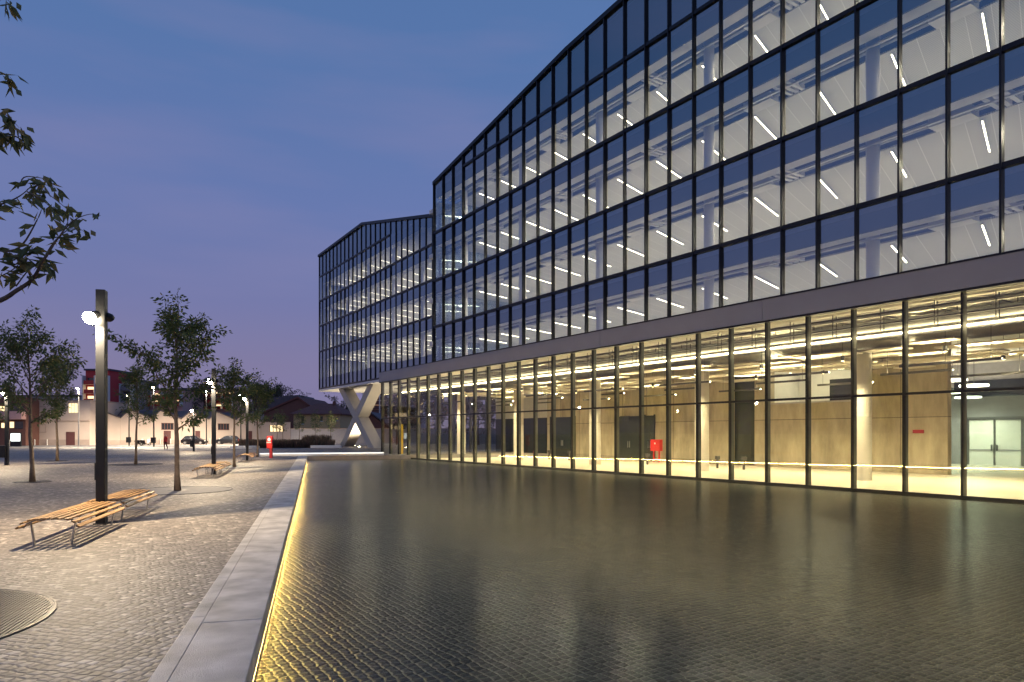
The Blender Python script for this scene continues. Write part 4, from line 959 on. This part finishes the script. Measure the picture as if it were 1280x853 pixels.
def scooter(label, loc, rz):
    r = thing('parked_scooter', loc, label, 'scooter', 'scooters parked before the sheds', rz=rz)
    for x in (-.6, .62):
        w = MB().tube([(x, -.05, .24), (x, .05, .24)], .24, 18).build('wheel', M['tyre'], r); MB().tube([(x, -.055, .24), (x, .055, .24)], .13, 12).build('rim', M['steel'], w)
    MB().prism([(-.85, -.14, .55), (-.75, -.14, .78), (-.1, -.14, .74), (-.05, -.14, .36), (.35, -.14, .28), (.35, -.14, .2), (-.3, -.14, .2), (-.5, -.14, .42)], (0, .28, 0)).build('body', M['car_paint'], r, bevel=.03)
    MB().prism([(.35, -.17, .25), (.60, -.17, .55), (.52, -.17, .98), (.42, -.17, .95), (.32, -.17, .4)], (0, .34, 0)).build('leg_shield', M['white_mark'], r, bevel=.03)
    MB().box(-.8, -.12, -.13, .13, .76, .86).build('seat', M['tyre'], r, bevel=.03)
    MB().tube([(.46, -.33, 1.03), (.48, 0, 1.0), (.46, .33, 1.03)], .02, 6).build('handlebar', M['steel'], r)
    MB().tube([(.62, 0, .24), (.50, 0, .95)], .03, 6).build('fork', M['steel'], r)
    MB().box(.50, .60, -.07, .07, .86, .98).build('headlight', M['white_mark'], r)
scooter('parked scooter with pale leg shield closest to the thin tree', at(174.5, 104), R(70))
scooter('second parked scooter between the thin tree and a tall street lamp', at(181.5, 104), R(55))
# shed facade frame: A (left) to Bp (right)
SA = at(112, 108); SB = at(326, 128)
SDIR = (SB - SA).normalized(); SLEN = (SB - SA).length; SN = Vector((-SDIR.y, SDIR.x, 0)); SROT = math.atan2(SDIR.y, SDIR.x)
def sx(px):                      # distance along the shed front at bearing px
    k = (px - 640) / FPX
    return (k * SA.y - SA.x) / (SDIR.x - k * SDIR.y)
bsrc = None
for i in range(24):
    p = at(28, 106).lerp(SB, i / 23.0) + Vector((.3, -3.2, 0))
    m = MB().tube([(0, 0, 0), (0, 0, .9), (0, 0, .95)], [.07, .07, .03], 8) if bsrc is None else None
    o = m.build('bollard', M['white_mark']) if bsrc is None else link_mesh('bollard', bsrc)
    bsrc = bsrc or o; o.location = p; tag(o, 'small white bollard in the row along the foot of the pale sheds', 'bollard', 'white bollards before the sheds')
r = thing('poster_panel', at(20, 97), 'lit white poster panel on a dark stand before the brown building', 'advertising panel')
MB().box(-.75, .75, -.10, .10, 0, 1.95).build('stand', M['black_metal'], r); MB().box(-.66, .66, -.125, -.102, .75, 1.85).build('poster', M['screen'], r); MB().box(-.05, .35, -.13, -.126, .86, .92).build('lettering', M['dark_glass'], r)

# ------------------------------------------------------------------ sheds
EAVE = 4.35
def gable_shed(x0, x1, pk, pkz, label, win=None, door=None):
    r = thing('saw_tooth_shed', SA + SDIR * x0, label, 'shed', 'row of pale saw tooth sheds', rz=SROT)
    w = x1 - x0; p = pk - x0; dep = 16
    m = MB().prism([(0, 0, 0), (w, 0, 0), (w, 0, EAVE), (p, 0, pkz), (0, 0, EAVE)], (0, dep, 0)); m.build('wall', M['shed_wall'], r)
    m = MB().prism([(-.02, -.18, EAVE - .05), (p, -.18, pkz - .03), (p, -.18, pkz + .16), (-.02, -.18, EAVE + .14)], (0, dep + .3, 0)); m.prism([(p + .001, -.18, pkz - .03), (w + .02, -.18, EAVE - .05), (w + .02, -.18, EAVE + .14), (p + .001, -.18, pkz + .16)], (0, dep + .3, 0))
    m.build('roof', M['shed_roof'], r)
    MB().box(0.02, w - .02, -.05, -.003, 0, .75).build('plinth', M['shed_base'], r)
    MB().box(0.02, w - .02, -.06, -.003, 3.72, 3.82).build('cornice', M['shed_wall'], r)
    if win:
        a, b, z0, z1 = win; a -= x0; b -= x0
        f = MB().box(a, b, -.03, -.004, z0, z1).build('window', M['dark_glass'] if win[2] > 2.2 else M['dark_glass'], r)
        m = MB(); n = 4
        for q in range(n + 1): xx = a + (b - a) * q / n; m.box(xx - .05, xx + .05, -.07, -.031, z0, z1)
        m.box(a - .08, b + .08, -.075, -.032, z1, z1 + .09); m.box(a - .08, b + .08, -.09, -.032, z0 - .09, z0); m.build('frame', M['brown_wall'], f)
    if door:
        a, b, z1 = door; MB().box(a - x0, b - x0, -.07, -.055, 0.02, z1).build('door', M['dark_red_door'], r)
val = [112, 150.5, 190.5, 226.6, 261, 295, 326]; pk = [121, 162, 200.3, 238, 270.6, 304.4]
wins = [None, None, (202, 216.5), None, (272.5, 286), None]; doors = [None, None, (204.5, 213.5), (244, 250), None, (307.5, 315)]
SL = ['pale gabled shed behind the tall closest lamp post', 'pale gabled shed behind the thin tree and the scooters', 'pale gabled shed with a barred window above its dark door', 'pale gabled shed with a dark door behind the parked car', 'pale gabled shed with a low barred window and no door', 'last pale gabled shed of the row with a dark door by the hedge']
for i in range(6):
    x0, x1, p = sx(val[i]), sx(val[i + 1]), sx(pk[i]); w = doors[i]
    gable_shed(x0 + .01, x1 - .01, p, EAVE + 1.35, SL[i], (sx(wins[i][0]), sx(wins[i][1]), 2.55, 3.55) if wins[i] else None, (sx(w[0]), sx(w[1]), 2.3) if w else None)
# flat block to their left
r = thing('flat_shed', at(32, 106), 'flat roofed pale warehouse with a small lit window and maroon door', 'warehouse')
fx = lambda px: (px - 32) / FPX * 106
MB().box(0, fx(112.3), 0, 14, 0, zat(502, 106)).build('wall', M['shed_wall'], r)
MB().box(-.1, fx(112.3) + .1, -.15, 14, zat(502, 106), zat(502, 106) + .22).build('cornice', M['shed_base'], r)
MB().box(0, fx(112), -.2, -.002, zat(526.5, 106), zat(525.3, 106)).build('ledge', M['shed_base'], r)
f = MB().box(fx(86), fx(97.5), -.05, -.003, zat(516, 106), zat(504.5, 106)).build('window', M['warm_window'], r)
m = MB()
for q in range(4): m.box(fx(86) + .45 * q, fx(86) + .45 * q + .05, -.09, -.051, zat(516, 106), zat(504.5, 106))
m.build('frame', M['white_paint'], f)
MB().box(fx(83), fx(94), -.10, -.065, 0, zat(540, 106)).build('door', M['dark_red_door'], r)
for a, b, t, bt in ((39, 58, 530.5, 541), (41, 57, 508, 517)):
    m = MB(); A, Bx, z1, z0 = fx(a), fx(b), zat(t, 106), zat(bt, 106)
    m.box(A, Bx, -.04, -.003, z1 - .12, z1); m.box(A, Bx, -.04, -.003, z0, z0 + .12); m.box(A, A + .12, -.04, -.003, z0 + .12, z1 - .12); m.box(Bx - .12, Bx, -.04, -.003, z0 + .12, z1 - .12); m.build('blind_window', M['shed_base'], r)
MB().box(0, fx(112), -.06, -.003, 0, .9).build('plinth', M['shed_base'], r)
# low walls to the right of the sheds
def wallrun(name, a, b, h, mat, label, win=None):
    d = b - a; r = thing(name, a, label, 'wall', rz=math.atan2(d.y, d.x)); ln = d.length
    MB().box(0, ln, 0, .4, 0, h).build('wall', mat, r); MB().box(-.05, ln + .05, -.08, .48, h, h + .12).build('coping', M['shed_base'], r)
    if win:
        x0, x1, z0, z1 = win; f = MB().box(x0, x1, -.03, -.003, z0, z1).build('window', M['warm_window'], r); m = MB()
        for q in range(5): xx = x0 + (x1 - x0) * q / 4; m.box(xx - .06, xx + .06, -.08, -.031, z0, z1)
        m.build('frame', M['brown_wall'], f)
wa = at(326, 128.2); wb = at(363, 130)
wallrun('boundary_wall', wa, wb, 3.9, M['shed_wall'], 'tall pale boundary wall with a lit barred window beside the sheds', (1.6, 4.0, 2.2, 3.4))
wallrun('boundary_wall', at(363.2, 128), at(640, 118), 2.65, M['grey_wall'], 'low grey boundary wall in front of the tiled houses')

# ------------------------------------------------------------------ houses and flats behind
def hip_house(px0, px1, Y, dep, z1, zr, wall, label, wins, ridge=.3, name='tiled_house'):
    w = (px1 - px0) / FPX * Y; r = thing(name, at(px0, Y), label, 'house', rz=R(-4))
    MB().box(0, w, 0, dep, 0, z1).build('wall', wall, r)
    ov = .7; a = [(-ov, -ov, z1), (w + ov, -ov, z1), (w + ov, dep + ov, z1), (-ov, dep + ov, z1)]; b = [(w * ridge, dep / 2, zr), (w * (1 - ridge), dep / 2, zr)]
    m = MB().add(a + b, [(0, 1, 5, 4), (1, 2, 5), (2, 3, 4, 5), (3, 0, 4)]); m.box(-ov, w + ov, -ov, dep + ov, z1 - .18, z1 - .002); rf = m.build('roof', M['tile_roof'], r)
    MB().box(w * .7, w * .7 + .6, dep * .4, dep * .4 + .6, z1 + .5, zr + .5).build('chimney', M['brown_wall'], rf)
    for (p0, p1, t, b_, lit) in wins:
        x0 = (p0 - px0) / FPX * Y; x1 = (p1 - px0) / FPX * Y
        f = MB().box(x0, x1, -.04, -.003, zat(b_, Y), zat(t, Y)).build('window', M['warm_window'] if lit else M['dark_glass'], r)
        MB().box(x0 - .1, x1 + .1, -.12, -.003, zat(b_, Y) - .14, zat(b_, Y) - .001).build('sill', M['white_paint'], f)
hip_house(367, 426, 150, 11, zat(517.5, 150), zat(503.5, 150), M['yellow_wall'], 'yellow house with a low red tiled hip roof behind the grey wall', [(377, 380, 520, 530, False), (401, 404.5, 520.5, 526.5, False), (420, 423.5, 521, 526, False)])
r = thing('gabled_hall', at(330, 160), 'dark brown hall with a broad gable behind the sheds', 'hall')
w = (393 - 330) / FPX * 160; zz = zat(498, 160)
MB().prism([(0, 0, 0), (w, 0, 0), (w, 0, zat(514, 160)), (w * .68, 0, zz), (0, 0, zat(517, 160))], (0, 22, 0)).build('wall', M['brown_wall'], r)
m = MB(); m.prism([(-.6, -.4, zat(518, 160)), (w * .68, -.4, zz), (w * .68, -.4, zz + .4), (-.6, -.4, zat(518, 160) + .4)], (0, 23, 0)); m.prism([(w * .68 + .001, -.4, zz), (w + .6, -.4, zat(515, 160)), (w + .6, -.4, zat(515, 160) + .4), (w * .68 + .001, -.4, zz + .4)], (0, 23, 0)); m.build('roof', M['tile_roof'], r)
m = MB(); cx = (347.5 - 330) / FPX * 160
m.add([(cx + 1.35 * math.cos(t * PI / 10), -.01, 4.6 + 1.9 * math.sin(t * PI / 10)) for t in range(11)] + [], [tuple(range(11))]); m.build('arched_window', M['dark_glass'], r)
r = thing('grey_roofed_shed', at(322, 185), 'long grey roofed hall rising behind the brown gabled hall', 'hall')
w = (385 - 322) / FPX * 185
MB().box(0, w, 0, 14, 0, zat(510, 185)).build('wall', M['grey_wall'], r); MB().prism([(-.5, -.5, zat(510, 185)), (w + .5, -.5, zat(510, 185)), (w * .8, -.5, zat(494, 185)), (w * .35, -.5, zat(497, 185))], (0, 15, 0)).build('roof', M['shed_roof'], r)
# brown gable house seen through the pier
r = thing('brown_house', at(452, 135), 'brown gabled house seen through the concrete cross pier', 'house')
w = (482 - 452) / FPX * 135
MB().prism([(0.5, 0, 0), (w, 0, 0), (w, 0, zat(532, 135)), (w * .38, 0, zat(518, 135)), (0.5, 0, zat(530, 135))], (0, 9, 0)).build('wall', M['brown_wall'], r)
m = MB(); m.prism([(-.4, -.6, zat(527, 135)), (w * .38, -.6, zat(516.5, 135)), (w * .38, -.6, zat(515, 135)), (-.4, -.6, zat(525, 135))], (0, 10, 0)); m.prism([(w * .38 + .001, -.6, zat(516.5, 135)), (w + .6, -.6, zat(533, 135)), (w + .6, -.6, zat(531, 135)), (w * .38 + .001, -.6, zat(515, 135))], (0, 10, 0)); m.build('roof', M['shed_roof'], r)
def flats(px0, px1, ptop, Y, dep, wall, label, cols, rows, prow0, prow1, balc, name='apartment_block', lit=.4, seed=1, rz=0):
    rnd = random.Random(seed); w = (px1 - px0) / FPX * Y; H = zat(ptop, Y); r = thing(name, at(px0, Y), label, 'apartment block', rz=rz)
    MB().box(0, w, 0, dep, 0, H).build('wall', wall, r); MB().box(-.3, w + .3, -.4, dep + .3, H, H + .5).build('roof', M['shed_roof'], r)
    zt = zat(prow0, Y); zb = zat(prow1, Y); rh = (zt - zb) / rows
    for q in range(rows):
        for c in range(cols):
            x0 = w * (c + .18) / cols; x1 = w * (c + .82) / cols; z0 = zb + rh * q + rh * .12; z1 = zb + rh * q + rh * .78
            MB().box(x0, x1, -.05, -.003, z0, z1).build('window', M['warm_window'] if rnd.random() < lit else M['dark_glass'], r)
            if balc:
                b = MB().box(x0 - .3, x1 + .3, -1.3, -.06, z0 - .25, z0 - .05).build('balcony', M['white_paint'], r)
                MB().box(x0 - .3, x1 + .3, -1.36, -1.3, z0 - .25, z0 + .85).build('railing', balc, b)
    if balc:
        for c in range(cols + 1): MB().box(w * c / cols - .14, w * c / cols + .14, -1.5, -.01, zb, zt).build('pilaster', M['white_paint'], r)
    return r
flats(107, 137, 463.5, 190, 14, M['red_wall'], 'red apartment block with white framed balconies behind the closest lamp post', 2, 3, 470, 504, M['red'], seed=3, lit=.55)
flats(138, 167, 476, 196, 14, M['grey_wall'], 'grey apartment block with white piers behind the thin tree', 2, 3, 480, 506, M['grey_wall'], seed=5, lit=.4)
flats(168, 228, 488, 205, 14, M['pink_wall'], 'long pink and red flats seen through the big front tree', 5, 2, 490, 508, M['red'], seed=9, lit=.5)
flats(229, 292, 487, 225, 14, M['pink_wall'], 'far pink flats with red balconies behind the second lamp post', 5, 3, 489, 512, M['red'], seed=12, lit=.5)
flats(8, 96, 496, 210, 14, M['grey_wall'], 'far grey flats with pale red balconies behind the flat warehouse', 7, 3, 498, 520, M['pink_wall'], seed=15, lit=.35)
flats(455, 486, 487, 200, 14, M['pink_wall'], 'pink apartment tower with stacked balconies seen through the pier', 3, 6, 489, 523, M['brown_wall'], seed=17, lit=.5, name='apartment_tower')
r = thing('brown_building', at(-60, 103), 'dark brown building with a pale balcony band and lit windows', 'building')
w = (32 - -60) / FPX * 103; bx = lambda px: (px + 60) / FPX * 103
MB().box(0, w, 0, 12, 0, zat(497, 103)).build('wall', M['brown_wall'], r); MB().box(0, w + .1, -1.0, -.01, zat(524.5, 103), zat(514.5, 103)).build('balcony', M['pink_wall'], r)
for a, b, t, bt, lit in ((2, 6.5, 529, 535, 1), (12.5, 17.5, 527.5, 535, 1), (19, 29, 527, 536, 0), (-8, -2, 529, 535, 1), (11, 30, 508, 514, 0), (-20, 6, 508, 514, 1)):
    f = MB().box(bx(a), bx(b), -.05, -.003, zat(bt, 103), zat(t, 103)).build('window', M['warm_window'] if lit else M['dark_glass'], r)

flats(492, 530, 470, 230, 14, M['grey_wall'], 'grey flats seen through the glazed end of the lobby', 4, 5, 474, 520, M['grey_wall'], seed=23, lit=.35)
# ------------------------------------------------------------------ far trees, planting
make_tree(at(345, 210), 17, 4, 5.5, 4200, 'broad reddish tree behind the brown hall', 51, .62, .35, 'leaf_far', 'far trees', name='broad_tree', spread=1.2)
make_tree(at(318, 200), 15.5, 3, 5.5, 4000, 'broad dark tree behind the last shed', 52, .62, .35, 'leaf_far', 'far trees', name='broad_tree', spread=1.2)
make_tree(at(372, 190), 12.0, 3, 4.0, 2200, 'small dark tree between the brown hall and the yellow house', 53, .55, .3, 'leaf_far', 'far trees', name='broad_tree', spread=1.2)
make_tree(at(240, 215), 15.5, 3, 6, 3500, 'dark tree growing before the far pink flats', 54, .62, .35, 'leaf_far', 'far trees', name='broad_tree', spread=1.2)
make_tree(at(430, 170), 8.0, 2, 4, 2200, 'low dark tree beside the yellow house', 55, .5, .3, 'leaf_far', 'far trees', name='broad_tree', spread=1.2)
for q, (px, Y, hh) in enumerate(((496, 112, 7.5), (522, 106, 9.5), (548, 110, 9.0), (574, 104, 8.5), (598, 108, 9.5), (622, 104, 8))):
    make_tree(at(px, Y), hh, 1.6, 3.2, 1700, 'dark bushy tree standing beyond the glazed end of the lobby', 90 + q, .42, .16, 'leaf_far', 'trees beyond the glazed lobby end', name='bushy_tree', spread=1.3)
for px, lab in ((346, 'staked sapling before the lit barred window'), (354, 'staked sapling just past the lit barred window'), (374, 'sapling before the step of the boundary wall'), (394, 'sapling before the grey boundary wall and yellow house'), (413, 'sapling closest to the concrete cross pier')):
    make_tree(at(px, 100 + rnd.uniform(-3, 3)), 5.6, 2.2, .75, 500, lab, int(px), .22, .05, 'leaf', 'saplings in the planting bed', name='sapling')
m = MB(); rnd = random.Random(77)
for i in range(9000):
    px = rnd.uniform(300, 417); Y = rnd.uniform(86, 100); p = at(px, Y); hh = rnd.uniform(.5, 1.15) * (1.6 if 380 < px < 412 and Y > 92 else 1)
    d = Vector((rnd.uniform(-.35, .35), rnd.uniform(-.35, .35), 1)) * hh; s_ = Vector((rnd.uniform(-1, 1), rnd.uniform(-1, 1), 0)).normalized() * .05
    m.add([p - s_, p + s_, p + d * .6 + s_ * .8, p + d, p + d * .6 - s_ * .8], [(0, 1, 2, 3, 4)])
o = m.build('grass', M['grass']); tag(o, 'dark clumped ornamental grass in the planting bed before the houses', 'grass', kind='stuff')
strip('soil', M['shed_base'], [tuple(at(298, 85))[:2], tuple(at(420, 85))[:2], tuple(at(420, 101))[:2], tuple(at(298, 101))[:2]], .006)
r = thing('stone_bench', at(405, 80), 'long white stone bench at the foot of the concrete cross pier', 'bench', rz=R(3))
MB().box(-1.5, 2.0, -.3, .3, .12, .45).build('seat', M['white_stone'], r, bevel=.02); MB().box(-1.3, 1.8, -.2, .2, 0, .12).build('base', M['granite_side'], r)
r = thing('tree_pit_disc', at(306, 84), 'low round pale tree pit disc lit warmly at the plaza edge', 'seat'); MB().tube([(0, 0, 0), (0, 0, .3)], 1.7, 40).build('seat', M['white_stone'], r)  # stands for a lamp-lit tree pit disc, built as raised pale stone
# floor uplights by the pier
for q, (u, d) in enumerate(((88.5, 1.0), (80.0, 4.0), (97, 3.5))):
    r = thing('ground_uplight', F(u, WD + d, 0), 'small round ground light washing the concrete cross pier', 'ground light', 'ground lights under the wing')
    MB().tube([(0, 0, 0), (0, 0, .06)], .16, 16).build('housing', M['steel'], r); MB().tube([(0, 0, .061), (0, 0, .075)], .13, 16).build('lens', M['lens_street'], r)
    lp = lamp('lamp_light', 'SPOT', 1500, (1, .82, .56), r, (0, 0, .12), spot_size=R(150), spot_blend=.6, shadow_soft_size=.12); lp.rotation_euler = (PI, 0, 0)
r = thing('radio_mast', at(418, 200), 'thin radio mast above the tiled roofs', 'mast'); MB().tube([(0, 0, 0), (0, 0, zat(495, 200))], .12, 6).build('pole', M['dark_pipe'], r)
m = MB()
for q in range(3): m.tube([(-.8 + .2 * q, 0, zat(497 + 2 * q, 200)), (.8 - .2 * q, 0, zat(497 + 2 * q, 200))], .06, 5)
m.build('aerial', M['dark_pipe'], r)
